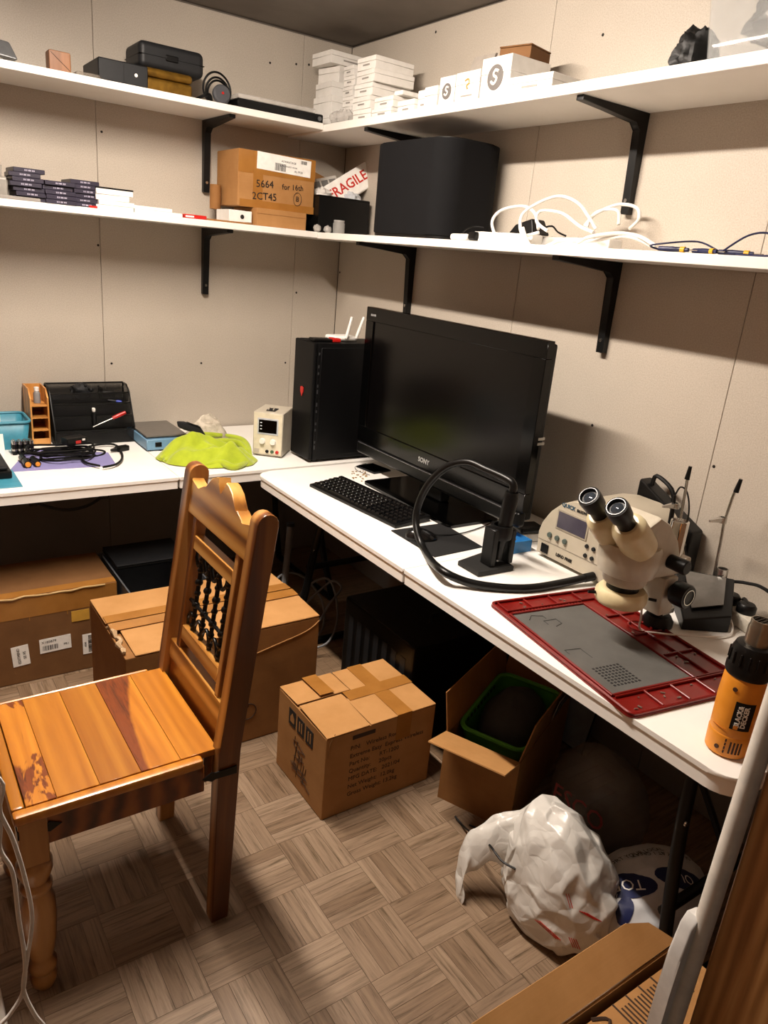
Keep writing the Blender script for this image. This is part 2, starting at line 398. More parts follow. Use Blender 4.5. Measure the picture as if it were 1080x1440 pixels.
# ------------------------------------------------------------------ folding tables
TZ = .735
def table(label, rect, seam_axis, seam, legs):
    x0, y0, x1, y1 = rect
    t = thing('folding_table', label, 'table')
    def half(a0, b0, a1, b1, rounded):
        # rounded: which corners get the big radius
        pts = []
        for cx, cy, a, sx, sy in ((a1, b1, 0, -1, -1), (a0, b1, 90, 1, -1), (a0, b0, 180, 1, 1), (a1, b0, 270, -1, 1)):
            r = .065 if (cx, cy) in rounded else .004
            for i in range(7):
                q = math.radians(a + 15 * i); pts.append((cx + sx * r + r * math.cos(q), cy + sy * r + r * math.sin(q)))
        m = MB()
        m.prism(pts, TZ - .012, TZ, bev=.004)
        c = ((a0 + a1) / 2, (b0 + b1) / 2)
        def sh(p, d):
            v = Vector((p[0] - c[0], p[1] - c[1])); return (c[0] + v.x * (1 - d / abs(a1 - a0) * 2), c[1] + v.y * (1 - d / abs(b1 - b0) * 2))
        m.prism([sh(p, .0035) for p in pts], TZ - .046, TZ - .0115)
        return m.build('table_top', TABLE_W, t)
    if seam_axis == 'y':
        half(x0, seam + .0008, x1, y1, {(x0, y1), (x1, y1)}); half(x0, y0, x1, seam - .0008, {(x0, y0), (x1, y0)})
    else:
        half(x0, y0, seam - .0008, y1, {(x0, y0), (x0, y1)}); half(seam + .0008, y0, x1, y1, {(x1, y0), (x1, y1)})
    return t
TR = table('long white folding table under the television and microscope', (-.804, -2.93, -.03, -.79), 'y', -1.843, None)
TL = table('white folding table with the lime cloth and power supply', (-2.16, -.768, -.06, -.012), 'x', -1.11, None)
def leg_frame(t, pts, r=.0155): return MB().tube(pts, r, 10, smooth=5).build('leg', BLACKM, t)
zt = TZ - .047
# right table: bent tube leg frames near each end, with cross bar and brace
for ye, sgn in ((-2.755, -1), (-1.10, 1)):
    for xx, spread in ((-.685, -.03), (-.16, .03)):
        leg_frame(TR, [(xx + .05 * (1 if spread < 0 else -1), ye, zt), (xx + .02 * (1 if spread < 0 else -1), ye + sgn * .02, .5), (xx, ye + sgn * .05, .28), (xx + spread, ye + sgn * .10, .016)])
    MB().cyl((-.685, ye + sgn * .04, .24 if sgn < 0 else .4), (-.16, ye + sgn * .04, .24 if sgn < 0 else .4), .013, n=10).build('cross_bar', BLACKM, TR)
    MB().cyl((-.715, ye + sgn * .10, .016), (-.12, ye + sgn * .10, .016), .0145, n=10).build('foot_bar', BLACKM, TR)
    MB().tube([(-.41, ye + sgn * .04, .24 if sgn < 0 else .40), (-.41, ye - sgn * .22, .58), (-.41, ye - sgn * .40, zt)], .009, 8, smooth=4).build('brace', BLACKM, TR)
    MB().cyl((-.676, ye + sgn * .02 - .014, .485), (-.676, ye + sgn * .02 - .018, .485), .007, n=10).build('bolt', STEEL, TR)
for xe, sgn in ((-2.06, 1), (-.42, 1)):
    for yy, spread in ((-.64, -.04), (-.14, .04)):
        leg_frame(TL, [(xe, yy + (.05 if spread < 0 else -.05), zt), (xe + sgn * .02, yy + .02 * (1 if spread < 0 else -1), .5), (xe + sgn * .05, yy, .28), (xe + sgn * .10, yy + spread, .016)])
    MB().cyl((xe + sgn * .035, -.64, .40), (xe + sgn * .035, -.14, .40), .011, n=10).build('cross_bar', BLACKM, TL)
    MB().cyl((xe + sgn * .10, -.68, .016), (xe + sgn * .10, -.10, .016), .0145, n=10).build('foot_bar', BLACKM, TL)
# folded brace and carrying handle under the front edge of the left table
MB().tube([(-1.80, -.40, .56), (-1.60, -.52, .62), (-1.42, -.62, zt - .008)], .011, 8, smooth=4).build('brace', BLACKM, TL)
h = [(-1.62, -.66, zt), (-1.60, -.68, .655), (-1.52, -.69, .625), (-1.44, -.69, .63), (-1.38, -.68, .66), (-1.36, -.66, zt)]
MB().tube(h, .006, 8, smooth=5).build('carry_handle', BLACKM, TL)
for xx in (-1.62, -1.37): MB().box((xx, -.67, zt - .02), (.03, .03, .04), .004).build('handle_mount', BLACKP, TL)
lm = MB().prism(rrect(-.03, -.008, .03, .008, .007), 0, .002)
pp = Vector((-.770, -.8005, .708))
MB().box((-.735, -.7905, .712), (.03, .004, .016), .002).build('corner_latch', DARKG, TR)
# ------------------------------------------------------------------ wooden chair with iron grille
ROSE = mat_wood('sheesham_gold', [(.2, 'c98c30'), (.5, 'b97622'), (.72, 'a66419'), (.95, '83480b')], (17, 1.5, 17), 1.4, .3, .3, 6, rot=(0, 0, PI / 2), ww=.14, nw=.95, vary=.25)
ROSE_D = mat_wood('sheesham_dark', [(.2, '9a5a1c'), (.45, '7c4012'), (.62, '622d0d'), (.85, '371707')], (9, 1.2, 9), 1.6, .28, .35, 6, rot=(0, 0, PI / 2))
ROSE_V = mat_wood('sheesham_upright', [(.22, 'c08e52'), (.45, '9a6630'), (.65, '6d3c16'), (.85, '40200b')], (11, 11, 1.0), 1.5, .3, .3, 5, rot=(0, PI / 2, 0))
ROSE_V2 = mat_wood('sheesham_rail', [(.22, 'd0a05c'), (.45, 'ba8640'), (.65, '966228'), (.85, '603616')], (12, 1.3, 12), 1.8, .3, .3, 5, rot=(PI / 2, 0, 0))
IRON = pm('black_iron', '080808', .3, .3)
def mat_streak(name, kind):
    m = ROSE.copy(); m.name = name; n, l = m.node_tree.nodes, m.node_tree.links; b = n['Principled BSDF']
    src = b.inputs['Base Color'].links[0].from_socket
    tc = n.new('ShaderNodeTexCoord'); sx = n.new('ShaderNodeSeparateXYZ'); l.new(tc.outputs['Object'], sx.inputs[0])
    def mth(op, a, b_=None, c=None):
        k = n.new('ShaderNodeMath'); k.operation = op
        for i, q in enumerate((a, b_, c)):
            if q is None: continue
            if isinstance(q, (int, float)): k.inputs[i].default_value = q
            else: l.new(q, k.inputs[i])
        return k.outputs[0]
    mp = n.new('ShaderNodeMapping'); mp.inputs['Scale'].default_value = (14, 3.2, 3); l.new(tc.outputs['Object'], mp.inputs['Vector'])
    nz = noise_tex(n, l, mp.outputs[0], 1.3, 4, .6, .8)
    if kind == 'band':
        t = mth('DIVIDE', mth('ADD', sx.outputs[1], .19), .38)
        w_ = mth('MULTIPLY_ADD', mth('POWER', mth('MAXIMUM', t, 0.0), 1.6), .062, .020)
        w_ = mth('ADD', w_, mth('MULTIPLY_ADD', nz, .03, -.015))
        d = mth('SUBTRACT', w_, mth('SUBTRACT', sx.outputs[0], .036))
    else:
        d = mth('MULTIPLY_ADD', nz, .25, -.122)
    fac = n.new('ShaderNodeMapRange'); fac.inputs[1].default_value = -.002; fac.inputs[2].default_value = .006; l.new(d, fac.inputs[0])
    mp2 = n.new('ShaderNodeMapping'); mp2.inputs['Scale'].default_value = (70, 6, 6); l.new(tc.outputs['Object'], mp2.inputs['Vector'])
    dk = ramp(n, l, noise_tex(n, l, mp2.outputs[0], 1.2, 4, .6, 1.2), [(.3, '4a1d08'), (.55, '7a3a12'), (.75, '5a260a')])
    mx = n.new('ShaderNodeMix'); mx.data_type = 'RGBA'; l.new(fac.outputs[0], mx.inputs[0]); l.new(src, mx.inputs[6]); l.new(dk, mx.inputs[7]); l.new(mx.outputs[2], b.inputs['Base Color'])
    return m
STREAK, BAND = mat_streak('sheesham_blotched', 'blotch'), mat_streak('sheesham_heartwood', 'band')
SX0, SX1, SY0, SY1, SZ = -1.925, -1.475, -2.120, -1.685, .50
ch = thing('dining_chair', 'golden hardwood dining chair with black iron grille in the backrest', 'chair', (-1.7, -1.9, 0)); CA = (-1.7, -1.9, 0)
def cp(m, name, mt, par=None, ang=40): return m.build(name, mt, par or ch, at=CA, ang=ang)
# seat: planks inside a mitred frame
fr = .028
px_ = [SX0 + fr, -1.838, -1.752, -1.664, -1.575, SX1 - .012]
for k, (a, b_) in enumerate(zip(px_, px_[1:])):
    m = MB().span((a + .0004, SY0 + fr + .001, SZ - .018), (b_ - .0004, SY1 - .012, SZ - .001), .0008)
    o = cp(m, 'seat_plank', {0: STREAK, 3: BAND}.get(k, ROSE))
# dark heartwood streak in the last plank
def strip_frame(a, b_, name='seat_frame'): cp(MB().span(a, b_, .007, 2), name, ROSE)
strip_frame((SX0, SY0, SZ - .024), (SX1 - .055, SY0 + fr - .001, SZ)); strip_frame((SX0, SY0 + fr, SZ - .024), (SX0 + fr - .001, SY1, SZ))
strip_frame((SX0 + fr, SY1 - .011, SZ - .024), (SX1 - .05, SY1, SZ))
# aprons
for a, b_ in (((SX0 + .03, SY0 + .012, SZ - .098), (SX1 - .05, SY0 + .032, SZ - .024)), ((SX0 + .03, SY1 - .032, SZ - .098), (SX1 - .05, SY1 - .012, SZ - .024)), ((SX0 + .012, SY0 + .03, SZ - .098), (SX0 + .032, SY1 - .03, SZ - .024)), ((SX1 - .04, SY0 + .04, SZ - .098), (SX1 - .02, SY1 - .04, SZ - .019))):
    cp(MB().span(a, b_, .002), 'apron', ROSE_D)
# rear posts, straight to the seat then leaning back, arched top
PD, PW = .052, .040
def post(yc):
    xs0, xs1, xt, zt_ = -1.485, -1.468, -1.392, 1.075
    prof = [(xs0 - PD * .42, 0), (xs0 + PD * .42, 0), (xs1 + PD / 2, .50)]
    c = Vector((xt, zt_ - PD / 2)); d = Vector((xt - xs1, zt_ - .5)).normalized(); sd_ = Vector((d.y, -d.x))
    for k in range(9):
        a = PI * k / 8; q = c + sd_ * (math.cos(a) * PD / 2) + d * (math.sin(a) * PD / 2); prof.append((q.x, q.y))
    prof.append((xs1 - PD / 2, .50))
    M = frame((0, yc, 0), (1, 0, 0), (0, 0, 1))
    cp(MB().prism(prof, -PW / 2, PW / 2, M=M, bev=.003), 'leg', ROSE_V)
post(-2.100); post(-1.700)
def bx_at(z): return -1.468 + (z - .5) * (.076 / .546)          # centre line of the leaning back
BM = frame((bx_at(.5), -1.9, .5), (0, -1, 0), (.1325, 0, 1))       # local x = towards -y, local y = up the back
S1 = math.hypot(1, .139)
hw = .179
# crest rail with carved top: shoulders, step, ogee and a notch in the middle
half = [(hw, .455), (hw, .545), (.135, .527), (.128, .534), (.098, .548), (.088, .544), (.080, .556), (.06, .578), (.035, .588), (.022, .592), (.016, .58), (.012, .566), (.004, .556), (0, .553)]
outl = [(-hw, .455)] + half[:1] + half[1:] + [(-x, y) for x, y in half[-2:0:-1]]
cp(MB().prism(outl, -.016, .016, M=BM, bev=.003), 'crest_rail', ROSE_V2)
def rail(y0, y1, w_, name, mt=ROSE_V2, th=.013): cp(MB().span((-w_, y0, -th), (w_, y1, th), .002, M=BM), name, mt)
for sgn in (-1, 1): cp(MB().span((sgn * .131 - .011, .098, -.014), (sgn * .131 + .011, .455, .014), .002, M=BM), 'stile', ROSE_V)
rail(.375, .412, .120, 'upper_rail'); rail(.125, .165, .120, 'lower_rail'); rail(.045, .098, hw, 'bottom_rail', th=.015); rail(-.09, .0445, hw, 'lower_panel', ROSE_D, th=.008)
# iron grille: four beaded bars, a cross bar, scrolls top and bottom
gr = MB()
for k in range(4):
    xx = -.084 + .056 * k
    gr.tube([(xx, .165, 0), (xx, .375, 0)], .0058, 8, M=BM)
    for yy in (.178, .205, .235, .268, .298, .33, .36):
        r_ = .0105 if yy in (.235, .298) else .0085
        gr.lathe([(r_ * math.sin(PI * i / 6), -r_ * math.cos(PI * i / 6)) for i in range(7)], 10, M=BM @ T(xx, yy, 0, PI / 2))
grille = cp(gr, 'iron_grille', IRON)
g2 = MB(); g2.tube([(-.12, .235, 0), (.12, .235, 0)], .005, 8, M=BM); cp(g2, 'cross_bar', IRON, grille)
for k in range(-2, 3):
    xx = .056 * k * .9
    for y0, y1 in ((.372, .335), (.168, .205)):
        w_ = .022
        s_ = MB().tube([(xx - w_, y0, 0), (xx - w_ * .9, (y0 + y1) / 2, 0), (xx, y1, 0), (xx + w_ * .9, (y0 + y1) / 2, 0), (xx + w_, y0, 0)], .0048, 8, smooth=4, M=BM)
        cp(s_, 'scroll', IRON, grille)
for o_ in list(grille.children): pass
# turned front legs
leg = [(.001, 0), (.020, 0), (.026, .012), (.029, .03), (.024, .045), (.030, .055), (.030, .07), (.023, .085), (.027, .10), (.033, .14), (.037, .20), (.036, .245), (.028, .275), (.033, .283), (.033, .293), (.026, .302), (.030, .312), (.036, .33), (.036, .35), (.027, .362), (.001, .362)]
for yy in (SY0 + .036, SY1 - .036):
    M = T(SX0 + .036, yy, 0)
    m = MB().lathe(leg, 24, M=M).span((SX0 + .008, yy - .029, .36), (SX0 + .064, yy + .029, SZ - .024), .003)
    cp(m, 'leg', ROSE_V)
# black iron corner straps with arrow tips
def strap(x0, dirn, z, y):
    ln = .085
    pr_ = [(0, -.011), (ln * .62, -.008), (ln * .72, -.013), (ln, 0), (ln * .72, .013), (ln * .62, .008), (0, .011)]
    M = frame((x0, y, z), (dirn, 0, 0), (0, 0, dirn))
    cp(MB().prism(pr_, -.0015, .0015, M=M, bev=.0006), 'corner_strap', IRON)
strap(SX0 + .006, 1, SZ - .052, SY0 + .010); strap(-1.452, -1, SZ - .05, SY0 - .0035)
M = frame((SX0 + .0095, SY0 + .01, SZ - .052), (0, 1, 0), (0, 0, -1))
cp(MB().prism([(0, -.011), (.053, -.008), (.061, -.013), (.085, 0), (.061, .013), (.053, .008), (0, .011)], -.0015, .0015, M=M), 'corner_strap', IRON)
# ------------------------------------------------------------------ cardboard cartons on the floor
FL = .0045
def panel(parent, name, a, b_, c, d, mt, th=.004, at=None): return MB().quad(a, b_, c, d, th).build(name, mt, parent, at=at)
def shell(par, x0, y0, x1, y1, h, mt, M=None, wall=.005, name='body'):
    """open-topped carton: floor and four walls"""
    m = MB(); m.span((x0, y0, 0), (x1, y1, wall)); m.span((x0, y0, wall), (x0 + wall, y1, h)); m.span((x1 - wall, y0, wall), (x1, y1, h))
    m.span((x0 + wall, y0, wall), (x1 - wall, y0 + wall, h)); m.span((x0 + wall, y1 - wall, wall), (x1 - wall, y1, h))
    return m.build(name, mt, par, M=M)
def sticker(par, M, w_, h_, lines, bars=None, mt=PAPER, name='label', lab=None):
    """paper label in the XY plane of M with text lines (text, size, x, y) and barcode boxes (x, y, w, h, n)"""
    o = MB().span((-w_ / 2, -h_ / 2, 0), (w_ / 2, h_ / 2, .0008)).build(name, mt, par, M=M)
    for t_, s_, x_, y_ in lines: text_mesh(t_, s_, INK, o, M @ T(x_, y_, .0011), ext=.0002)
    for (x_, y_, bw, bh, nb) in bars or []:
        m = MB(); rr = random.Random(nb); xx = x_
        while xx < x_ + bw:
            t_ = rr.choice((.0012, .0022, .0034)); m.span((xx, y_, .0007), (xx + t_, y_ + bh, .0013)); xx += t_ + rr.choice((.0015, .0025))
        m.build('barcode', INK, o, M=M)
    if lab: o['label'] = lab
    return o
# --- large carton with torn edge, behind the chair
bx = thing('cardboard_box', 'large closed cardboard box with split seams behind the wooden chair', 'box', (-1.2, -1.28, 0))
W2, D2, HA = .66, .42, .43; x0, x1, y0, y1 = -.33, .33, -.21, .21
m = MB(); m.span((x0, y0, 0), (x1, y1, HA - .006), .006, 2); m.build('body', CARD_D, bx)
for (a, b_) in (((x0 + .002, .012, HA - .006), (x1 - .002, y1, HA)), ):
    MB().span(a, b_, .002).build('flap', CARD_L, bx, M=T(0, 0, 0) @ T(0, y1, HA) @ T(0, 0, 0, -.03) @ T(0, -y1, -HA))
MB().span((x0 + .03, y0, HA - .006), (x1 - .002, -.012, HA), .002).build('flap', CARD_L, bx, M=T(0, y0, HA) @ T(0, 0, 0, .035) @ T(0, -y0, -HA))
MB().span((x0 + .004, .004, HA + .002), (x1 - .004, .055, HA + .0035)).build('tape', TAPE, bx, M=T(0, y1, HA) @ T(0, 0, 0, -.03) @ T(0, -y1, -HA))
MB().span((x0 + .004, -.055, HA + .004), (x1 - .004, -.006, HA + .0055)).build('tape', TAPE, bx, M=T(0, y0, HA) @ T(0, 0, 0, .03) @ T(0, -y0, -HA))
m = MB(); rr = random.Random(3); pts = []
for k in range(13): pts.append((x0 + .006 + rr.uniform(-.008, .01), y0 + .02 + k * .016, HA + rr.uniform(-.006, .012)))
m.tube(pts, [.006, .009, .005, .008, .01, .006, .008, .005, .009, .007, .006, .008, .004], 6)
m.build('torn_edge', pm('torn_paper', 'b79a76', .9, bmp=.5, bs=90), bx)
m = MB(); m.tube([(x1 - .28, y0 - .001, HA - .10), (x1 - .16, y0 - .0015, HA - .075), (x1 - .05, y0 - .001, HA - .05), (x1 - .002, y0 - .001, HA - .02)], .0022, 6, smooth=4); m.build('crease', CARD_L, bx)
M = frame((.10, y0 - .0006, .25), (1, 0, 0), (0, 0, 1))
sticker(bx, M @ T(-.135, .0, 0), .07, .12, [('000 4512', .009, 0, .02)], [(-.026, -.045, .05, .05, 1)])
sticker(bx, M @ T(-.135, -.13, 0), .06, .11, [('QTY 20', .01, 0, .0)])
text_mesh('XPS', .04, INKB, bx, M @ T(-.06, -.11, .0006, 0, 0, .3)); 
MB().tube([(.1 + .03 * math.cos(i * PI / 8) , y0 - .001, .1 + .03 * math.sin(i * PI / 8)) for i in range(16)], .002, 5, closed=True).build('ink_ring', INKB, bx, M=T(-.03, 0, .02))
# --- long taped carton under the left table
bl = thing('cardboard_box', 'dark brown taped cardboard box with white stickers under the table', 'box', (-1.69, -.64, 0))
x0, x1, y0, y1, HB = -.33, .325, -.155, .165, .35
MB().span((x0, y0, 0), (x1, y1, HB), .005, 2).build('body', CARD_DD, bl)
MB().span((x0 + .002, y0 - .0008, HB - .085), (x1 - .002, y0 + .003, HB - .002)).build('tape', TAPE, bl)
MB().span((x0 + .002, y0 + .003, HB), (x1 - .002, y0 + .05, HB + .0008)).build('tape', TAPE, bl)
for k in range(5): MB().span((x0 + .08 + k * .13, y0 - .0016, HB - .10), (x0 + .083 + k * .13, y0 - .0006, HB - .004)).build('tape_fold', TAPE, bl)
MB().tube([(x0 + .01 + k * .04, y0 - .001 + random.uniform(-.003, .002), HB - .002 + random.uniform(-.004, .004)) for k in range(16)], .0035, 6).build('tape_crinkle', pm('shiny_tape', 'c9a873', .1, coat=1), bl)
F = frame((0, y0 - .0012, 0), (1, 0, 0), (0, 0, 1))
def bpx(px, py):  p = yp(px, py, -.795); return p.x + 1.69, p.z
a = bpx(29, 922); sticker(bl, F @ T(a[0], a[1], 0, 0, 0, PI / 2 + .06), .082, .058, [('EDITMIND', .014, 0, .006), ('SE-95', .014, 0, -.014)])
a = bpx(78, 905); sticker(bl, F @ T(a[0], a[1], 0, 0, 0, .02), .11, .058, [('X185879', .014, -.022, .014), ('PR1', .012, .038, -.008)], [(-.045, -.02, .055, .02, 4)])
a = bpx(123, 905); sticker(bl, F @ T(a[0] + .005, a[1], 0, 0, 0, PI / 2), .085, .045, [('8240', .010, 0, .012)], [(-.035, -.016, .07, .018, 5)])
a = bpx(113, 865); MB().span((a[0] - .032, y0 - .0022, a[1] - .022), (a[0] + .032, y0 - .001, a[1] + .022)).build('yellow_note', pm('yellow_label', 'c9993a', .6), bl)
# --- smaller printed carton in front of the right table
bb = thing('cardboard_box', 'brown printed cardboard box with crossed tape standing on the floor', 'box', (-.892, -1.788, 0))
x0, x1, y0, y1, H = -.20, .20, -.152, .152, .292
MB().span((x0, y0, 0), (x1, y1, H - .005), .004, 2).build('body', CARD, bb)
def flap(par, a, b_, hinge, ang, mt=CARD): return MB().span(a, b_, .0012).build('flap', mt, par, M=T(*hinge) @ T(0, 0, 0, *ang) @ T(*[-q for q in hinge]))
flap(bb, (x0 + .001, .03, H - .004), (-.012, y1, H), (0, y1, H), (-.05, 0, 0), CARD_L)
flap(bb, (x0 + .001, y0, H - .004), (-.05, .02, H), (0, y0, H), (.045, 0, 0), CARD_L)
flap(bb, (-.006, .003, H - .0045), (x1 - .001, y1, H - .0005), (0, y1, H), (-.015, 0, 0), CARD_L)
flap(bb, (-.046, y0, H - .0045), (x1 - .001, -.003, H - .0005), (0, y0, H), (.01, 0, 0), CARD_L)
MB().span((.05, y0 - .0008, H + .0015), (.105, y1, H + .0024)).build('tape', TAPE, bb)
MB().span((.05, y0 - .0012, H - .09), (.105, y0 - .0004, H + .002)).build('tape', TAPE, bb)
MB().span((-.04, -.02, H + .0024), (x1, .03, H + .0031)).build('tape', TAPE, bb)
MB().span((x0 + .08, .03, H + .008), (x0 + .13, y1, H + .009)).build('tape', TAPE, bb, M=T(0, y1, H) @ T(0, 0, 0, -.05) @ T(0, -y1, -H))
F = frame((0, y0 - .0004, 0), (1, 0, 0), (0, 0, 1)); TO = T(0, 0, 0)
lines = [('P/N:   Wireless Router', .228), ('Extreme Easy  Express Wireless', .2), ('Part No:      RT-1200', .172), ('Quantity:     20pcs', .146), ('MFG DATE:   2021/04', .118), ('Net Weight:  12.0kg', .09), ('Gross Weight: 13.2kg', .062)]
for t_, z_ in lines: text_mesh(t_, .021, INKB, bb, F @ T(-.115, z_, 0, 0, 0, .0), align='LEFT')
MB().span((-.11, y0 - .001, .258), (-.03, y0 - .0002, .272)).build('print_block', INKB, bb)
F = frame((x0 - .0004, 0, 0), (0, -1, 0), (0, 0, 1))
for k, yy in enumerate((-.055, .0, .055)):
    o = MB().span((yy - .022, .205, 0), (yy + .022, .262, .0008)).build('handling_icon', INK, bb, M=F)
    MB().prism([(yy - .012, .218), (yy + .012, .218), (yy + .012, .235), (yy, .250), (yy - .012, .235)] if k == 0 else [(yy - .010, .215), (yy - .004, .215), (yy - .004, .25), (yy - .010, .25)] , .0007, .0013).build('icon_mark', CARD, o, M=F)
    if k: MB().span((yy + .004, .215, .0007), (yy + .010, .25, .0013)).build('icon_mark', CARD, o, M=F)
rr = random.Random(11)
for k in range(26):
    a = rr.uniform(0, 2 * PI); c_ = Vector((rr.uniform(-.035, .045), .11 + rr.uniform(-.06, .06), .0003)); ln = rr.uniform(.012, .035)
    a = rr.choice((.2, 1.4, .25, 1.5, 2.8)); d_ = Vector((math.cos(a), math.sin(a), 0)) * ln
    MB().tube([c_ - d_, c_ + d_], .0011, 4).build('line_print', INKB, bb, M=F)
MB().tube([(x0 + .03, y0 + .004, H + .003), (x0 + .012, y0 - .001, H - .02), (x0 + .006, y0 - .0015, H - .07)], [.001, .003, .001], 5).build('torn_corner', CARD_D, bb)
# --- open carton with the green basket
ang = math.atan2(-.223, .099)
OBM = (-.713, -2.024, 0)
ob = thing('cardboard_box', 'open cardboard box with raised flaps holding a green basket', 'box', OBM, ang)
Lf, Ld, Hh = .245, .46, .245                      # local x along the front wall, local y away from the front wall (towards +x world)
shell(ob, 0, 0, Lf, Ld, Hh, CARD_D, wall=.005)
def oflap(hp, hq, out, mt=CARD_D):
    hp, hq, out = Vector(hp), Vector(hq), Vector(out); return panel(ob, 'flap', hp, hq, hq + out, hp + out, mt, .004)
oflap((0, 0, Hh), (Lf, 0, Hh), (0, -.125, .035), CARD_L)                 # front flap lies open towards the room
oflap((.002, Ld, Hh), (.002, 0, Hh), (-.02, 0, .135))                     # far flap upright
oflap((Lf - .002, 0, Hh), (Lf - .002, Ld, Hh), (.03, 0, .145))           # near flap upright, with the printed label
oflap((Lf, Ld, Hh), (0, Ld, Hh), (0, .05, .12))
F = frame((Lf + .0185, .30, Hh + .085), (0, 1, 0), (.2, 0, 1))
o = MB().span((-.10, -.035, .004), (.10, .035, .0055)).build('printed_label', pm('grey_label', '8d8178', .7), ob, M=F)
for k in range(4):
    for j in range(2): MB().span((-.09 + k * .046, -.028 + j * .03, .0056), (-.09 + k * .046 + .036, -.006 + j * .03, .006)).build('label_print', INK, o, M=F)
# green basket lying in the open box, with a grey cloth bag
gb_at = (OBM[0] + .155, OBM[1] - .045, .0)
GREEN = pm('green_plastic', '4d9a2e', .45)
gb = thing('plastic_basket', 'green plastic basket with slotted rim inside the open box', 'basket', (0, 0, 0))
Mb = Matrix.Translation(Vector(OBM)) @ Euler((0, 0, ang)).to_matrix().to_4x4() @ T(.122, .255, .055, .10, 0, 0)
rim = rrect(-.112, -.17, .112, .17, .04, 5); base = rrect(-.09, -.14, .09, .14, .03, 5)
m = MB(); V0 = [m.bm.verts.new((p[0], p[1], 0)) for p in base]; V1 = [m.bm.verts.new((p[0], p[1], .20)) for p in rim]; n_ = len(rim)
m.bm.faces.new(V0[::-1])
for i in range(n_): m.bm.faces.new((V0[i], V0[(i + 1) % n_], V1[(i + 1) % n_], V1[i]))
m.build('body', GREEN, gb, M=Mb)
MB().tube([(p[0], p[1], .20) for p in rim], .008, 8, closed=True).build('rim', GREEN, gb, M=Mb)
for k in range(9): MB().box((-.111, -.10 + k * .025, .178), (.004, .014, .016)).build('slot', pm('slot_shadow_green', '1d3a12', .6), gb, M=Mb)
def blob(c, r, seed=0, amp=.15, fs=3., nu=28, nv=36, flat=None):
    def fn(u, v_):
        th, ph = PI * u, 2 * PI * v_
        d = Vector((math.sin(th) * math.cos(ph), math.sin(th) * math.sin(ph), math.cos(th)))
        k = 1 + amp * noise.noise(d * fs + Vector((seed, seed * 2, 0))) + amp * .5 * abs(noise.noise(d * fs * 2.7 + Vector((seed * 3, 1, 0))))
        p = Vector((c[0] + d.x * r[0] * k, c[1] + d.y * r[1] * k, c[2] + d.z * r[2] * k))
        if flat is not None and p.z < flat: p.z = flat + (p.z - flat) * .02
        return p
    return MB().grid(fn, nu, nv, wrap=True)
tag(blob((0, .01, .125), (.098, .15, .105), 4, .10, 2).build('cloth_bundle', pm('dark_grey_cloth', '3c3f42', .9, bmp=.3, bs=300), M=Mb @ T(0, 0, .012)), 'dark grey bundled cloth filling the green basket', 'cloth')
# --- carton by the doorway with its long flap standing up
bd = thing('cardboard_box', 'cardboard box beside the doorway with one long flap raised', 'box', (-1.07, -2.95, 0))
x0, x1, y0, y1, H = -.33, .335, -.048, .085, .25
shell(bd, x0, y0, x1, y1, H - .006, CARD, wall=.006)
MB().span((x0, y0, H - .005), (x1, .06, H), .0012).build('flap', CARD, bd, M=T(0, y0, H) @ T(0, 0, 0, -.04) @ T(0, -y0, -H))
P0 = [Vector((x0, y1, H)), Vector((x1, y1, H)), Vector((x1 - .05, y1 + .045, H + .036)), Vector((x1 - .11, y1 + .062, H + .05)), Vector((x0, y1 + .062, H + .05))]
m = MB(); nrm = (P0[1] - P0[0]).cross(P0[2] - P0[1]).normalized() * .0025
t0 = [m.bm.verts.new(p + nrm) for p in P0]; t1 = [m.bm.verts.new(p - nrm) for p in P0]; m.bm.faces.new(t0); m.bm.faces.new(t1[::-1])
for i in range(5): m.bm.faces.new((t0[i], t1[i], t1[(i + 1) % 5], t0[(i + 1) % 5]))
m.build('raised_flap', CARD_L, bd)
F = T(0, y0, H) @ T(0, 0, 0, -.04) @ T(0, -y0, -H) @ frame((0, .01, H + .0006), (1, 0, 0), (0, 1, 0))
for k in range(18): MB().span((.09 + k * .010, -.02, 0), (.094 + k * .010, .035 if k % 4 else .05, .0004)).build('barcode_print', INKB, bd, M=F)
MB().tube([(.05, -.05, .0003), (.02, 0, .0003), (.06, .03, .0003), (.03, .05, .0003)], .004, 5, smooth=4).build('print', INKB, bd, M=F)
# ------------------------------------------------------------------ bags and things under the tables
from mathutils.bvhtree import BVHTree
def drape(o, target, d=(0, 0, -1), off=.0012, h=1.5):
    """lay the vertices of o on the surface of target along d (both at identity transforms)"""
    me = target.data; bv = BVHTree.FromPolygons([v.co.copy() for v in me.vertices], [tuple(p.vertices) for p in me.polygons])
    d = Vector(d).normalized()
    for v in o.data.vertices:
        hit = bv.ray_cast(v.co - d * h, d)
        if hit[0] is not None: v.co = hit[0] - d * off
    return o
def crumple(d, s, fs, seed):
    q = d * fs + Vector((seed, seed * 1.7, seed * .3))
    r = 1 - abs(noise.noise(q)) * 2
    r2 = 1 - abs(noise.noise(q * 2.3 + Vector((5, 1, 2)))) * 2
    r3 = 1 - abs(noise.noise(q * 5.1)) * 2
    return s * (r * .55 + r2 * .3 + r3 * .16)
BAGW = pm('white_poly_bag', 'd9d6d0', .26, c2='cfccc5', ns=8, bmp=.25, bs=60)
nb, lb_, bb0 = BAGW.node_tree.nodes, BAGW.node_tree.links, BAGW.node_tree.nodes['Principled BSDF']
vo = nb.new('ShaderNodeTexVoronoi'); vo.feature = 'DISTANCE_TO_EDGE'; vo.inputs['Scale'].default_value = 16
nz = nb.new('ShaderNodeTexNoise'); nz.inputs['Scale'].default_value = 9; tcb = nb.new('ShaderNodeTexCoord'); lb_.new(tcb.outputs['Object'], nz.inputs['Vector'])
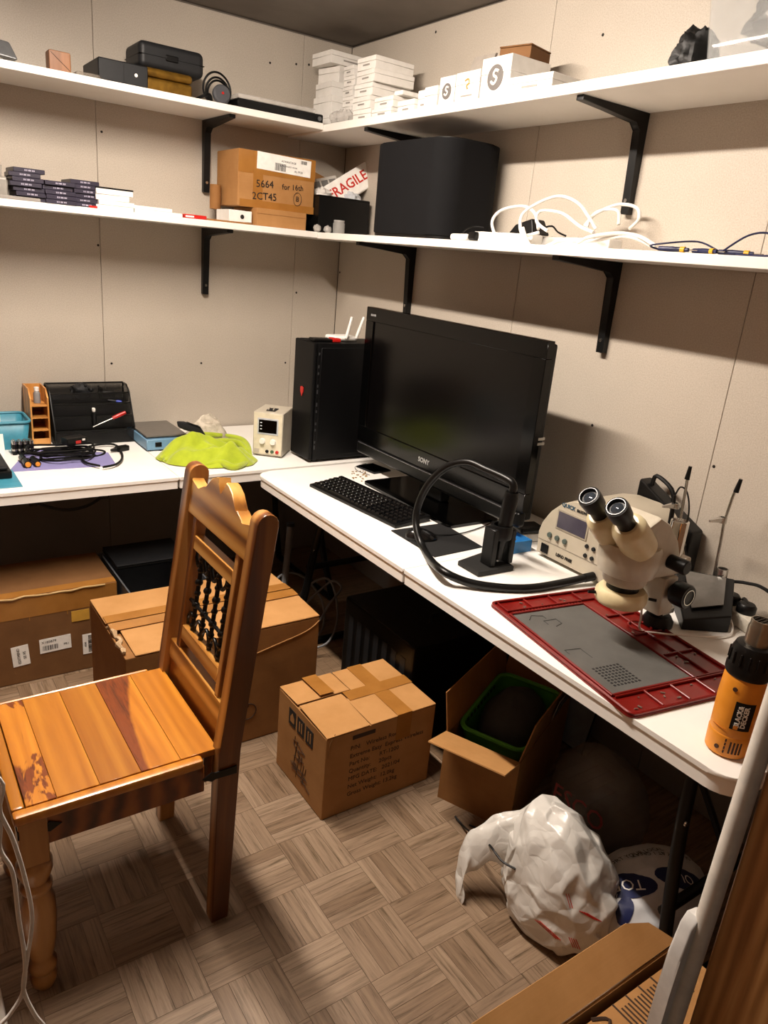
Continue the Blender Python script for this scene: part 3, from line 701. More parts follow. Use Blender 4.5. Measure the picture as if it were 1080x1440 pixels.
va = nb.new('ShaderNodeVectorMath'); va.operation = 'MULTIPLY_ADD'; va.inputs[1].default_value = (.12, .12, .12); lb_.new(nz.outputs['Color'], va.inputs[0]); lb_.new(tcb.outputs['Object'], va.inputs[2]); lb_.new(va.outputs[0], vo.inputs['Vector'])
bump(nb, lb_, bb0, vo.outputs['Distance'], .35, .015)
bag = thing('plastic_bag', 'crumpled white plastic bag with red stripes slumped on the floor', 'bag')
C0 = Vector((-.715, -2.535, .095))
def crumpled(name, mt, par, shape, npts, jit, seed, crease=.55):
    """piecewise flat crumpled sheet: hull of jittered sphere points pushed onto a shape, creased and subdivided"""
    rr = random.Random(seed); m = MB()
    for i in range(npts):
        z = 1 - 2 * (i + .5) / npts; a = PI * (1 + 5 ** .5) * i + rr.uniform(-.2, .2); z = max(-.999, min(.999, z + rr.uniform(-.02, .02)))
        r = math.sqrt(1 - z * z); m.bm.verts.new((r * math.cos(a), r * math.sin(a), z))
    h = bmesh.ops.convex_hull(m.bm, input=m.bm.verts[:])
    for v in m.bm.verts:
        d = v.co.normalized(); v.co = shape(d, 1 + rr.uniform(-jit, jit))
    cl = m.bm.edges.layers.float.new('crease_edge')
    for e in m.bm.edges: e[cl] = crease * rr.random() ** .5
    o = m.build('tmp', mt, None, ang=80); md = o.modifiers.new('s', 'SUBSURF'); md.levels = 3; md.render_levels = 3
    dg = bpy.context.evaluated_depsgraph_get(); dg.update(); me = bpy.data.meshes.new_from_object(o.evaluated_get(dg)); bpy.data.objects.remove(o)
    me.name = name; me.shade_smooth(); q = bpy.data.objects.new(name, me); COL.objects.link(q); q.parent = par; return q
def bagshape(d, k):
    ph = math.atan2(d.y, d.x)
    k += .05 * math.cos(7 * ph + 2 * math.sin(3 * ph)) * max(0, d.z) ** 1.5
    p = Vector((C0.x + d.x * .138 * k, C0.y + d.y * .165 * k, C0.z + d.z * .165 * k))
    if d.z > 0: p += Vector((-.025, .035, .055)) * d.z ** 2 * 1.3
    if p.z < .003: p.z = .003 + (p.z - .003) * .01
    return p
bb_ = crumpled('bag_body', BAGW, bag, bagshape, 300, .075, 5, .7)
def earfn(u, v_):
    # a loose twisted handle that flops to the left of the bag
    path = spline([Vector((-.75, -2.43, .19)), Vector((-.82, -2.38, .165)), Vector((-.875, -2.345, .12)), Vector((-.90, -2.35, .06)), Vector((-.905, -2.37, .012))], 12)
    i = min(len(path) - 1, int(u * (len(path) - 1))); c = path[i]; w_ = .062 * (1 - .78 * u) + .012
    a = 2 * PI * v_
    k = 1 + .35 * noise.noise(Vector((u * 7, math.cos(a) * 1.6, math.sin(a) * 1.6)))
    return c + Vector((.25, .3, 1)).normalized() * (math.cos(a) * w_ * k) + Vector((.3, 1, -.3)).normalized() * (math.sin(a) * .022 * k)
MB().grid(earfn, 40, 22, wrap=True).build('bag_handle', BAGW, bag, ang=75)
bd_ = Vector((.56, .70, -.45))
for q0, q1, n_ in (((752, 1293), (782, 1320), 3), ((800, 1318), (806, 1332), 4), ((815, 1281), (836, 1293), 4), ((796, 1257), (802, 1277), 2)):
    for k in range(n_):
        off = k * 3.2; pts = []
        for t_ in range(7):
            px, py = q0[0] + (q1[0] - q0[0]) * t_ / 6 + off, q0[1] + (q1[1] - q0[1]) * t_ / 6 + (off * .3 if n_ > 2 else 0)
            pts.append((px, py))
        me = bb_.data; bv = BVHTree.FromPolygons([v.co.copy() for v in me.vertices], [tuple(p.vertices) for p in me.polygons])
        P3 = []
        for px, py in pts:
            hit = bv.ray_cast(CAM, ray(px, py).normalized())
            if hit[0] is not None: P3.append(hit[0])
        if len(P3) > 2: MB().tube(P3, .0012, 5).build('red_stripe', REDINK, bag)
# blue and white carrier bag behind the table leg
b2 = thing('plastic_bag', 'white carrier bag with navy blue lettering behind the table leg', 'bag')
def b2fn(u, v_):
    th, ph = PI * u, 2 * PI * v_; d = Vector((math.sin(th) * math.cos(ph), math.sin(th) * math.sin(ph), math.cos(th)))
    k = 1 + crumple(d, .07, 2.3, 9.2); p = Vector((-.52 + d.x * .20 * k, -2.66 + d.y * .13 * k, .07 + d.z * .10 * k))
    if p.z < .003: p.z = .003 + (p.z - .003) * .01
    return p
b2b = MB().grid(b2fn, 40, 56, wrap=True).build('bag_body', pm('grey_white_bag', 'cfd0d2', .4, c2='bfc1c4', ns=9), b2, ang=75)
NAVY = pm('navy_ink', '16204f', .5)
def patch(pts2, mt, name, sub=6):
    m = MB(); vs_ = [m.bm.verts.new((p[0], p[1], .3)) for p in pts2]; m.bm.faces.new(vs_)
    bmesh.ops.triangulate(m.bm, faces=m.bm.faces); bmesh.ops.subdivide_edges(m.bm, edges=m.bm.edges[:], cuts=3, use_grid_fill=True)
    o = m.build(name, mt, b2); drape(o, b2b, off=.0018); return o
def ell(cx, cy, a, b_, rot, n=20):
    return [(cx + a * math.cos(t) * math.cos(rot) - b_ * math.sin(t) * math.sin(rot), cy + a * math.cos(t) * math.sin(rot) + b_ * math.sin(t) * math.cos(rot)) for t in [2 * PI * i / n for i in range(n)]]
patch(ell(-.615, -2.66, .075, .034, -.6), NAVY, 'navy_print'); patch(ell(-.47, -2.715, .075, .03, -.5), NAVY, 'navy_print'); patch(ell(-.665, -2.695, .03, .02, .4), NAVY, 'navy_print')
for t_, x_, y_, r_, s_, mt in (('TOP', -.615, -2.66, PI - .6, .042, PAPER), ('OUT', -.47, -2.715, PI - .5, .034, PAPER), ('SUPPORT YOUR LOCAL', -.53, -2.60, -.25, .02, INK), ('QUALITY AT 1 GREAT', -.45, -2.64, PI - .45, .018, INK)):
    o = text_mesh(t_, s_, mt, b2, T(x_, y_, .3, 0, 0, r_), ext=0); drape(o, b2b, off=.0030)
# clear bag with red letters, in the dark behind the white bag
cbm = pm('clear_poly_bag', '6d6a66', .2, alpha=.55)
cb_ = thing('plastic_bag', 'clear plastic bag with dark red letters under the table', 'bag')
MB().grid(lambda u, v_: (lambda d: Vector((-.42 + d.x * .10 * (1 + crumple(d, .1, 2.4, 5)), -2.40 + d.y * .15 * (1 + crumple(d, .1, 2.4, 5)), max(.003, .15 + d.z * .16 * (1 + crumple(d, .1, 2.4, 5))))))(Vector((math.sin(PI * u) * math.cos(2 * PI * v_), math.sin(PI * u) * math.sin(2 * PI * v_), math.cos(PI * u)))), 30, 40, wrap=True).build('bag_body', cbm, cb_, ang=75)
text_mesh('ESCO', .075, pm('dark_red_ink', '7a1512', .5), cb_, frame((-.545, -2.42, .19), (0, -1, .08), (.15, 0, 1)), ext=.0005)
# black equipment case under the table
bc = thing('equipment_case', 'large black equipment case in the dark under the long table', 'case', (-.435, -1.56, 0))
MB().span((-.24, -.22, 0), (.24, .22, .40), .012, 2).build('body', BLACKP, bc)
for k in range(7): MB().span((-.2415, -.18 + k * .055, .06), (-.239, -.15 + k * .055, .34), .001).build('front_slat', DARKG, bc)
MB().tube([(-.08, -.1, .40), (-.08, -.1, .43), (.08, -.1, .43), (.08, -.1, .40)], .008, 8).build('handle', BLACKM, bc)
# leaning grey board and a dark crate beside the left carton
gcard = MB().quad((-.13, -1.99, .002), (-.10, -2.02, .002), (-.045, -2.02, .30), (-.075, -1.80, .30), .004)
gp = thing('grey_board', 'light grey board leaning on the wall under the long table', 'board')
MB().hull([(-.12, -1.80, 0), (-.115, -1.80, 0), (-.115, -2.10, 0), (-.12, -2.10, 0), (-.03, -1.80, .42), (-.025, -1.80, .42), (-.025, -2.10, .42), (-.03, -2.10, .42)]).build('panel', pm('grey_sheet', '9aa0a6', .5), gp)
MB().tube([(-.12, -1.80, .001), (-.12, -2.10, .001), (-.03, -2.10, .421), (-.03, -1.80, .421)], .004, 6, closed=True).build('edge_strip', DARKG, gp)
gbn = thing('storage_crate', 'dark grey plastic crate beside the dark taped box', 'crate', (-1.20, -.72, 0))
shell(gbn, -.15, -.24, .16, .22, .345, pm('grey_crate_plastic', '55585c', .45), wall=.006)
MB().span((-.158, -.248, .335), (.168, -.238, .35), .003).build('rim', pm('grey_crate_plastic', '55585c', .45), gbn)
MB().span((-.158, .219, .335), (.168, .229, .35), .003).build('rim', pm('grey_crate_plastic', '55585c', .45), gbn)
lp = thing('laptop', 'closed black laptop lying on top of the grey crate', 'laptop', (-1.20, -.60, .351))
MB().span((-.14, -.10, 0), (.15, .115, .012), .004, 2).build('base', BLACKP, lp); MB().span((-.14, -.10, .0125), (.15, .115, .021), .004, 2).build('screen_lid', DARKG, lp)
# loose grey cables on the floor behind the large carton
cabm = pm('grey_cable', '6f7072', .5)
rr = random.Random(5)
for k in range(3):
    cx, cy = -.62 + rr.uniform(-.05, .05), -.92 + rr.uniform(-.08, .08); pts = []
    for i in range(9):
        a = 2 * PI * i / 9 + k; pts.append((cx + .10 * math.cos(a) * rr.uniform(.7, 1.2), cy + .13 * math.sin(a) * rr.uniform(.7, 1.2), .02 + k * .016 + .11 * (1 + math.sin(a + k))))
    tag(MB().tube(pts, .005, 6, closed=True, smooth=5).build('cable_loop', cabm), 'loop of grey cable hanging behind the large split cardboard box', 'cable', 'grey cable loops behind the large box')
pp_ = thing('grey_tube', 'straight grey plastic tube standing behind the large cardboard box', 'tube')
MB().cyl((-.66, -.80, .0), (-.60, -.74, .46), .015, n=12).build('pipe', pm('grey_tube', '77787a', .45), pp_); MB().cyl((-.60, -.74, .455), (-.599, -.739, .47), .018, n=12).build('cap', DARKG, pp_)
# thin black lead over the white bag
tag(MB().tube([zp(640, 1148, .01), zp(655, 1165, .02), zp(685, 1185, .16), zp(705, 1210, .17), zp(725, 1222, .17)], .003, 6, smooth=6).build('black_lead', BLACKR), 'thin black lead lying over the handle of the white bag', 'cable')
tag(MB().tube([zp(660, 1160, .006), zp(690, 1172, .02), zp(720, 1178, .13), zp(735, 1172, .17)], .003, 6, smooth=6).build('black_lead', BLACKR), 'short black lead running from open box behind the white bag', 'cable')
# white cables hanging beside the chair, with an extension block at the edge of the doorway
for ps in ([(-14, 1090), (0, 1142), (18, 1180), (35, 1235), (45, 1290), (38, 1350), (33, 1390), (48, 1425), (66, 1450), (80, 1500)], [(-20, 1140), (0, 1195), (18, 1228), (26, 1290), (35, 1350), (32, 1395), (15, 1425), (-5, 1450), (-20, 1500)]):
    P = [yp(px, py, -2.52 - .0 * i) for i, (px, py) in enumerate(ps)]
    P = [Vector((-2.40, -2.50, 1.0)), Vector((-2.15, -2.52, .96))] + P + [Vector((P[-1].x, -2.54, .15)), Vector((P[-1].x - .05, -2.5, .006)), Vector((-2.25, -2.45, .006))]
    tag(MB().tube(P, .0032, 8, smooth=6).build('white_cable', WHITEP), 'thin white cable hanging down beside the front leg of the chair', 'cable', 'white cables beside the chair')
eb = thing('extension_block', 'white extension block lying on the floor beside the chair leg', 'socket', (-2.03, -2.2, 0))
MB().span((-.05, -.22, 0), (.055, .12, .05), .008, 2).build('body', WHITEP, eb)
for k in range(3): MB().lathe([(.001, .0505), (.02, .0505), (.02, .049), (.001, .049)], 16, M=T(0, -.14 + k * .1, 0)).build('socket_recess', DARKG, eb)
# white plastic sheet hanging next to the jamb
ys = Y0 + .035
ol = [(988, 1281), (975, 1286), (964, 1303), (948, 1345), (932, 1395), (919, 1440), (905, 1490), (932, 1490), (952, 1430), (976, 1340)]
pl = [yp(px, py, ys) for px, py in ol]; dx = (pl[6] - pl[5])
poly = [(p.x, p.z) for p in pl]; 
lo1 = (pl[6].x + dx.x / dx.z * (0.0 - pl[6].z) * .25, 0.001); lo2 = (pl[7].x + .02, 0.001)
poly = poly[:7] + [lo1, lo2] + poly[7:]
ws = MB().prism(poly, -.012, .012, M=frame((0, ys, 0), (1, 0, 0), (0, 0, 1)), bev=.004).build('plastic_sheet', pm('white_sheet_plastic', 'e8e6e2', .3))
tag(ws, 'white plastic sheet standing against the pine door jamb', 'sheet')
# ------------------------------------------------------------------ things on the shelves
def wbox(x, y, z, dx, dy, dz, rz=0, label='small white carton in the stacked pile at the shelf corner', group='white cartons piled in the shelf corner', mark='x'):
    t = thing('white_carton', label, 'box', (x, y, z), rz, group)
    h = dz * .62
    MB().span((-dx / 2, -dy / 2, 0), (dx / 2, dy / 2, h - .0006), .0012).build('base', WCARD, t)
    MB().span((-dx / 2 - .0006, -dy / 2 - .0006, h), (dx / 2 + .0006, dy / 2 + .0006, dz), .0012).build('lid', WCARD, t)
    if mark == 'x': MB().span((-dx / 2 - .0012, -dy * .18, h * .5), (-dx / 2 - .0004, dy * .18, h * .5 + .006)).build('print', pm('grey_print', '9a958f', .6), t)
    if mark == 'y': MB().span((-dx * .18, -dy / 2 - .0012, h * .5), (dx * .18, -dy / 2 - .0004, h * .5 + .006)).build('print', pm('grey_print', '9a958f', .6), t)
    return t
ZR = Z1 - .004
ORD = ['bottom', 'second from the bottom', 'third from the bottom', 'fourth from the bottom', 'fifth from the bottom', 'sixth from the bottom', 'seventh from the bottom']
def nth(k, n_): return 'topmost' if k == n_ - 1 else ORD[k]
GC = 'white cartons piled in the shelf corner'
# pile in the corner (on the right-hand shelf where it reaches the wall)
z_ = ZR
for k, (dx, dy, dz, ox, oy, r_) in enumerate([(.19, .15, .065, -.165, -.22, 0), (.19, .16, .065, -.16, -.20, .02), (.18, .15, .06, -.15, -.18, -.03), (.15, .15, .066, -.14, -.16, .15), (.20, .16, .05, -.155, -.17, .03)]):
    wbox(ox, oy, z_, dx, dy, dz, r_, 'large white carton, %s in the tall corner stack' % nth(k, 5), GC, 'y'); z_ += dz + .0008
z_ = ZR
for k in range(6):
    wbox(-.16, -.385 + .004 * (k % 2), z_, .15, .085, .038, .04 * (-1) ** k, 'small white carton, %s of the stack between larger cartons' % nth(k, 6), GC); z_ += .0388
z_ = ZR
for k, oy in enumerate((-.56, -.555, -.56, -.575, -.57)):
    wbox(-.175, oy - .0, z_, .19, .13 + .01 * (k % 2), .046, .03 * (-1) ** k, 'white carton, %s of the stack beside the low flat cartons' % nth(k, 5), GC); z_ += .0468
wbox(-.185, -.73, ZR, .2, .13, .032, .02, 'flat white carton under the one with the plug adapter', GC); wbox(-.185, -.735, ZR + .033, .19, .13, .04, .0, 'low white carton with the plug adapter lying on it', GC); wbox(-.17, -.875, ZR, .2, .11, .05, -.02, 'low white carton next past the one with plug adapter', GC); wbox(-.16, -.955 - .01, ZR, .2, .06, .075, 0, 'narrow upright white carton before the carton with open slot', GC)
tag(MB().span((-.06, -.03, 0), (.06, .03, .018), .006, 2).build('plug_adapter', WHITEP, M=T(-.2, -.80, ZR + .074)), 'small white plug adapter lying on the low white cartons', 'adapter')
# bubble bags at the front of the pile
clr = pm('clear_wrap', 'd8d4ce', .15, alpha=.45)
for k, (x_, y_, r_) in enumerate(((-.27, -.43, .035), (-.265, -.36, .03))):
    tag(blob((x_, y_, ZR + .028), (r_, .045, .028), k, .3, 3, 14, 20, flat=ZR + .001).build('bubble_bag', clr), 'clear bubble wrap bag at the foot of the white cartons', 'bag', 'bubble wrap bags by the white cartons')
# cartons with round marks
GREYK = pm('grey_round_mark', '6e6a67', .5)
def logo_box(y, dy, dz, dx, label, disc=True, mk=None):
    t = wbox(-.19, y, ZR, dx, dy, dz, 0, label, None, None)
    if disc:
        o = MB().cyl((-dx / 2 - .0008, 0, dz * .52), (-dx / 2 - .0016, 0, dz * .52), min(dy, dz) * .3, n=24).build('round_mark', mk or GREYK, t)
        F = frame((-dx / 2 - .002, 0, dz * .52), (0, -1, 0), (0, 0, 1)); r_ = min(dy, dz) * .3
        MB().tube([(-r_ * .45, -r_ * .3, 0), (-r_ * .05, -r_ * .5, 0), (r_ * .25, -r_ * .1, 0), (-r_ * .2, r_ * .2, 0), (0, r_ * .55, 0), (r_ * .45, r_ * .4, 0)], r_ * .12, 5, smooth=4).build('swirl', WCARD, o, M=F)
    return t
logo_box(-1.04, .075, .075, .18, 'white carton with open slot between low cartons and round mark box', False)
logo_box(-1.125, .085, .098, .17, 'white carton with a round grey swirl mark, smaller of two')
t = logo_box(-1.235, .125, .10, .17, 'white carton with a small gold swirl between two grey marks', False)
F = frame((-.0855, -.0, .06), (0, -1, 0), (0, 0, 1))
MB().tube([(-.012, .012, 0), (.004, .016, 0), (.010, .004, 0), (-.002, -.004, 0), (.004, -.014, 0)], .003, 6, smooth=4).build('gold_swirl', pm('gold_ink', 'b58a3c', .4), t, M=F)
MB().span((-.03, -.036, 0), (.03, -.031, .0006)).build('print', pm('grey_print', '9a958f', .6), t, M=F)
logo_box(-1.375, .14, .125, .17, 'taller white carton with a round grey swirl mark on its side')
wbox(-.20, -1.545, ZR, .17, .18, .05, .06, 'flat white carton lying past the tallest marked carton', None, 'x')
cap = thing('device_cradle', 'pale plastic device cradle on top of the marked white cartons', 'device', (-.19, -1.24, ZR + .1012))
MB().span((-.05, -.07, 0), (.05, .07, .006), .002).build('base', WHITEP, cap); MB().hull([(-.05, -.06, .006), (-.04, -.06, .006), (-.04, .05, .006), (-.05, .05, .006), (-.03, -.06, .055), (-.022, -.06, .055), (-.022, .05, .055), (-.03, .05, .055)]).build('back_rest', pm('smoky_plastic', '9b938a', .2), cap)
bk = thing('brown_carton', 'small brown cardboard carton perched on the white cartons', 'box', (-.16, -1.375, ZR + .126), .25)
MB().span((-.06, -.06, 0), (.06, .06, .035), .002).build('body', CARD_DD, bk); MB().span((-.061, -.061, .0355), (.061, .061, .04), .001).build('lid', CARD_DD, bk)
tag(blob((-.16, -2.035, ZR + .05), (.06, .055, .07), 2, .35, 2.5, 26, 34, flat=ZR + .001).build('black_bundle', pm('black_mesh_fabric', '0c0c0c', .55, bmp=.5, bs=120)), 'crumpled black net bundle beside the clear storage box', 'bundle')
cs = thing('storage_box', 'clear plastic storage box at the end of the upper shelf', 'box', (-.17, -2.40, ZR))
CLR = pm('clear_plastic', 'cfd2d2', .06, alpha=.22, spec=.6)
m = MB(); V0 = rrect(-.13, -.24, .13, .24, .03); V1 = rrect(-.15, -.27, .15, .27, .035)
A0 = [m.bm.verts.new((p[0], p[1], .002)) for p in V0]; A1 = [m.bm.verts.new((p[0], p[1], .24)) for p in V1]; m.bm.faces.new(A0[::-1])
for i in range(len(V0)): m.bm.faces.new((A0[i], A0[(i + 1) % len(V0)], A1[(i + 1) % len(V0)], A1[i]))
o = m.build('tub', CLR, cs); md = o.modifiers.new('s', 'SOLIDIFY'); md.thickness = .003
MB().tube([(p[0], p[1], .24) for p in V1], .007, 8, closed=True).build('rim', pm('translucent_rim', 'dcdcd8', .25), cs)
MB().span((-.155, -.275, .247), (.155, .275, .262), .006, 2).build('lid', pm('translucent_rim', 'dcdcd8', .25), cs)
tag(blob((-.17, -2.40, ZR + .105), (.10, .19, .09), 5, .25, 3, 30, 40, flat=ZR + .008).build('silver_wrap', pm('silver_bag', '7c7b78', .25, .5, c2='5f5e5c', ns=14)), 'silver grey bag inside the clear storage box', 'bag')

# upper shelf, left
cz = Z1
hb = thing('metal_fitting', 'grey metal lamp fitting at the end of the upper shelf', 'fitting', (yp(-2, 60, -.20).x, -.20, cz))
MB().hull([(-.07, -.06, .03), (.05, -.06, .02), (.05, .05, .02), (-.07, .05, .03), (-.07, -.03, .085), (.03, -.03, .075), (.03, .02, .075), (-.07, .02, .085)], .006).build('hood', pm('grey_metal', '77797b', .35, .5), hb)
MB().lathe([(.001, 0), (.02, 0), (.02, .035), (.001, .035)], 16, M=T(-.01, 0, 0)).build('lamp_neck', WHITEP, hb)
wc = thing('wooden_block', 'small square wooden block with a diagonal groove on the upper shelf', 'block', (-1.372, -.27, cz))
WOODB = mat_wood('block_wood', [(.25, 'a3754f'), (.55, '8b5e3c'), (.8, '6a4328')], (20, 20, 3), 1, .5, 0, 5)
MB().span((-.037, -.03, 0), (.037, .03, .068), .006, 2).build('body', WOODB, wc)
MB().tube([(-.03, -.0302, .06), (.032, -.0302, .01)], .001, 4).build('groove', INKB, wc)
tag(MB().span((-1.325, -.33, cz), (-1.235, -.27, cz + .012), .002).build('glass_slide', pm('clear_tinted', '8f877c', .12, alpha=.5)), 'thin clear strip lying beside the wooden block', 'strip')
b1 = thing('black_box', 'low square black box with a white dot on the upper shelf', 'box', (-1.16, -.22, cz))
MB().span((-.09, -.11, 0), (.09, .11, .072), .004).build('body', DARKG, b1); MB().cyl((.045, -.111, .035), (.045, -.1125, .035), .006, n=12).build('dot', WHITEP, b1); MB().span((.0, -.1108, .004), (.0015, -.1096, .07)).build('seam', BLACKP, b1)
b1b = thing('black_box', 'black box half hidden behind the low square black box', 'box', (-1.08, -.06, cz))
MB().span((-.10, -.045, 0), (.06, .05, .105), .008, 2).build('body', DARKG, b1b); MB().span((-.10, -.046, .08), (.06, -.0445, .083)).build('lid_line', BLACKP, b1b)
go = thing('brass_tin', 'long worn brass tin under the black rounded case', 'tin', (-.985, -.225, cz))
BRASS = pm('worn_brass', '8f6b26', .35, .7, c2='6d4f1a', ns=25)
MB().span((-.09, -.085, 0), (.095, .085, .045), .012, 3).build('tin_base', BRASS, go); MB().span((-.091, -.086, .046), (.096, .086, .078), .014, 3).build('tin_lid', BRASS, go)
ca = thing('hard_case', 'black rounded hard case lying on top of the brass tin', 'case', (-.96, -.18, cz + .0795))
MB().span((-.125, -.095, 0), (.13, .095, .092), .022, 4).build('shell', DARKG, ca); MB().span((-.1256, -.0956, .044), (.1306, .0956, .0465), .001).build('seam', BLACKP, ca)
MB().box((0, -.0955, .046), (.05, .006, .022), .003).build('clasp', BLACKP, ca)
pl_ = thing('round_plug', 'round grey plug with coiled black cord on the upper shelf', 'plug', (-.765, -.27, cz))
MB().lathe([(.001, -.014), (.03, -.014), (.036, -.008), (.036, .008), (.03, .014), (.001, .014)], 24, M=T(0, -.02, .037, PI / 2 - .25)).build('plug_body', pm('grey_rubber', '45464a', .5), pl_)
MB().cyl((.0, -.035, .041), (.0, -.0372, .0413), .005, n=10).build('indicator', RED, pl_)
for k, r_ in enumerate((.058, .05, .046)): MB().tube([(.008 * k - .005 + r_ * math.cos(2 * PI * i / 14), .014 + .012 * k + .006 * math.sin(4 * PI * i / 14), .003 + r_ + r_ * math.sin(2 * PI * i / 14)) for i in range(14)], .0042, 7, closed=True, smooth=3).build('cord_coil', BLACKR, pl_)
tag(MB().tube([(-.86, -.25, cz + .006), (-.84, -.29, cz + .02), (-.81, -.28, cz + .03), (-.79, -.25, cz + .012)], .006, 7, smooth=4).build('black_cable', BLACKR), 'short black cable end between brass tin and round plug', 'cable')
tr = thing('display_case', 'long black case with a clear lid lying along the upper shelf', 'case', (-.50, -.275, cz))
MB().span((-.21, -.05, 0), (.185, .055, .034), .004).build('tray', BLACKP, tr); MB().span((-.205, -.045, .0345), (.15, .05, .052), .003).build('clear_lid', clr, tr)
MB().cyl((.165, -.052, .016), (.165, -.056, .016), .009, n=14).build('knob', pm('grey_metal', '77797b', .35, .5), tr)

# lower shelf, left: dark slim boxes
PUR = pm('dark_purple_carton', '2a2536', .4, c2='231f2e', ns=20); GRP = 'slim dark boxes stacked on the lower shelf'
pmk = pm('pale_print', 'a49fb2', .5)
def slim(x, y, z, dx, dy, dz, rz, mt, label, group, lett=True):
    t = thing('slim_box', label, 'box', (x, y, z), rz, group)
    MB().span((-dx / 2, -dy / 2, 0), (dx / 2, dy / 2, dz), .0012).build('body', mt, t)
    if lett:
        for k in range(6):
            w_ = (.004, .003, .006, .003, .005, .003)[k]; MB().span((-.016 + k * .0062, -dy / 2 - .0008, dz * .35), (-.016 + k * .0062 + w_, -dy / 2 - .0002, dz * .68)).build('print', pmk, t)
    return t
rr = random.Random(21)
for (xc, n_, y_) in ((-1.51, 7, -.26), (-1.40, 5, -.265), (-1.302, 6, -.24)):
    for k in range(n_):
        slim(xc + rr.uniform(-.008, .008) + (.012 if xc == -1.51 and k < 2 else 0), y_ + rr.uniform(-.008, .008), Z2 + k * .0158, .105, .13, .0152, rr.uniform(-.05, .05), PUR, 'slim dark lettered box, %s in the stack %s' % (nth(k, n_), {-1.51: 'beside the grey device', -1.40: 'between two other dark stacks', -1.302: 'beside the white boxes'}[xc]), GRP)
tag(MB().span((-1.30, -.333, Z2), (-1.27, -.316, Z2 + .008), .001).build('red_tag', RED), 'small red tag at the foot of the dark box stack', 'tag')
WS = 'white slim boxes on the lower shelf'
for k, (xc, dx, dz, y_) in enumerate(((-1.20, .14, .016, -.25), (-1.195, .135, .016, -.25))): slim(xc, y_, Z2 + k * .0165, dx, .13, dz, .02 * k, WCARD, 'slim white box, %s in low stack beside the dark boxes' % ORD[k], WS, False)
for k, dz in enumerate((.014, .0, .0)):
    if dz: slim(-1.205, -.25, Z2 + .033, .125, .12, .02, -.03, WCARD, 'slim white box, third from the bottom in low stack beside the dark boxes', WS, False)
t = slim(-1.20, -.25, Z2 + .0535, .14, .12, .02, .03, WCARD, 'white slim box with a black lid topping the low white stack', None, False)
MB().span((-.071, -.061, .0203), (.071, .061, .026), .001).build('black_lid', BLACKP, t)
slim(-1.03, -.26, Z2, .19, .12, .014, -.02, WCARD, 'flat white box lying under another between white stack and red packet', None, False); slim(-1.06, -.255, Z2 + .0145, .17, .11, .013, .02, WCARD, 'upper flat white box lying between white stack and red packet', None, False)
gx = thing('grey_device', 'grey plastic device with a vent at the end of the lower shelf', 'device', (yp(14, 270, -.30).x - .05, -.20, Z2))
MB().span((-.10, -.10, 0), (.05, .10, .075), .012, 3).build('body', pm('warm_grey_plastic', '8a857d', .45), gx)
for k in range(4): MB().span((-.08, -.1012, .02 + k * .011), (.01, -.0995, .025 + k * .011)).build('vent_slot', DARKG, gx)
MB().hull([(-.06, -.08, .076), (.03, -.08, .076), (.03, -.06, .076), (-.06, -.06, .076), (-.06, -.03, .125), (.04, -.03, .115), (.04, -.02, .115), (-.06, -.02, .125)]).build('flip_lid', pm('warm_grey_plastic', '8a857d', .45), gx)
tag(MB().span((-1.68, -.334, Z2), (-1.47, -.325, Z2 + .012), .002).build('grey_ruler', pm('grey_strip', '8f8a84', .4)), 'flat grey strip along the front edge of the lower shelf', 'strip')
rp = thing('red_packet', 'red blister packet lying on the lower shelf edge', 'packet', (-.875, -.275, Z2), -.02)
MB().span((-.05, -.04, 0), (.045, .04, .016), .003).build('packet', RED, rp); MB().span((-.045, -.0412, .005), (-.01, -.0398, .011)).build('print', PAPER, rp)
for k in range(2):
    s_ = thing('wooden_batten', 'thin brown batten in the pair beside the red packet', 'batten', (-.725, -.285 + k * .05, Z2), -.03 + .04 * k, 'thin slats on the lower shelf')
    MB().span((-.10, -.015, 0), (.10, .015, .008), .001).build('slat', CARD_D, s_); MB().span((.08, -.0155, .0082), (.1, .0155, .0095)).build('end_clip', STEEL, s_)
wm = thing('white_carton', 'small white carton with a dark mark under the taped parcel', 'box', (-.66, -.20, Z2))
MB().span((-.055, -.07, 0), (.05, .07, .055), .002).build('body', WCARD, wm); MB().lathe([(.001, 0), (.009, 0), (.009, .0008), (.001, .0008)], 14, M=T(.005, -.0705, .03, PI / 2)).build('mark', INK, wm)
fb = thing('brown_carton', 'flat plain brown carton under the taped parcel', 'box', (-.48, -.175, Z2))
MB().span((-.12, -.125, 0), (.12, .125, .073), .002).build('body', CARD, fb); MB().span((-.121, -.126, .05), (.121, -.1245, .052)).build('lid_edge', CARD_D, fb)
rl = thing('card_roll', 'curled brown card roll beside the taped parcel', 'roll', (-.705, -.09, Z2 + .0555))
MB().lathe([(.02, 0), (.024, 0), (.024, .10), (.02, .10)], 18, M=T(0, 0, 0)).build('roll', CARD_D, rl); MB().lathe([(.001, .09), (.0198, .09), (.0198, .094), (.001, .094)], 14).build('plug', CARD, rl)
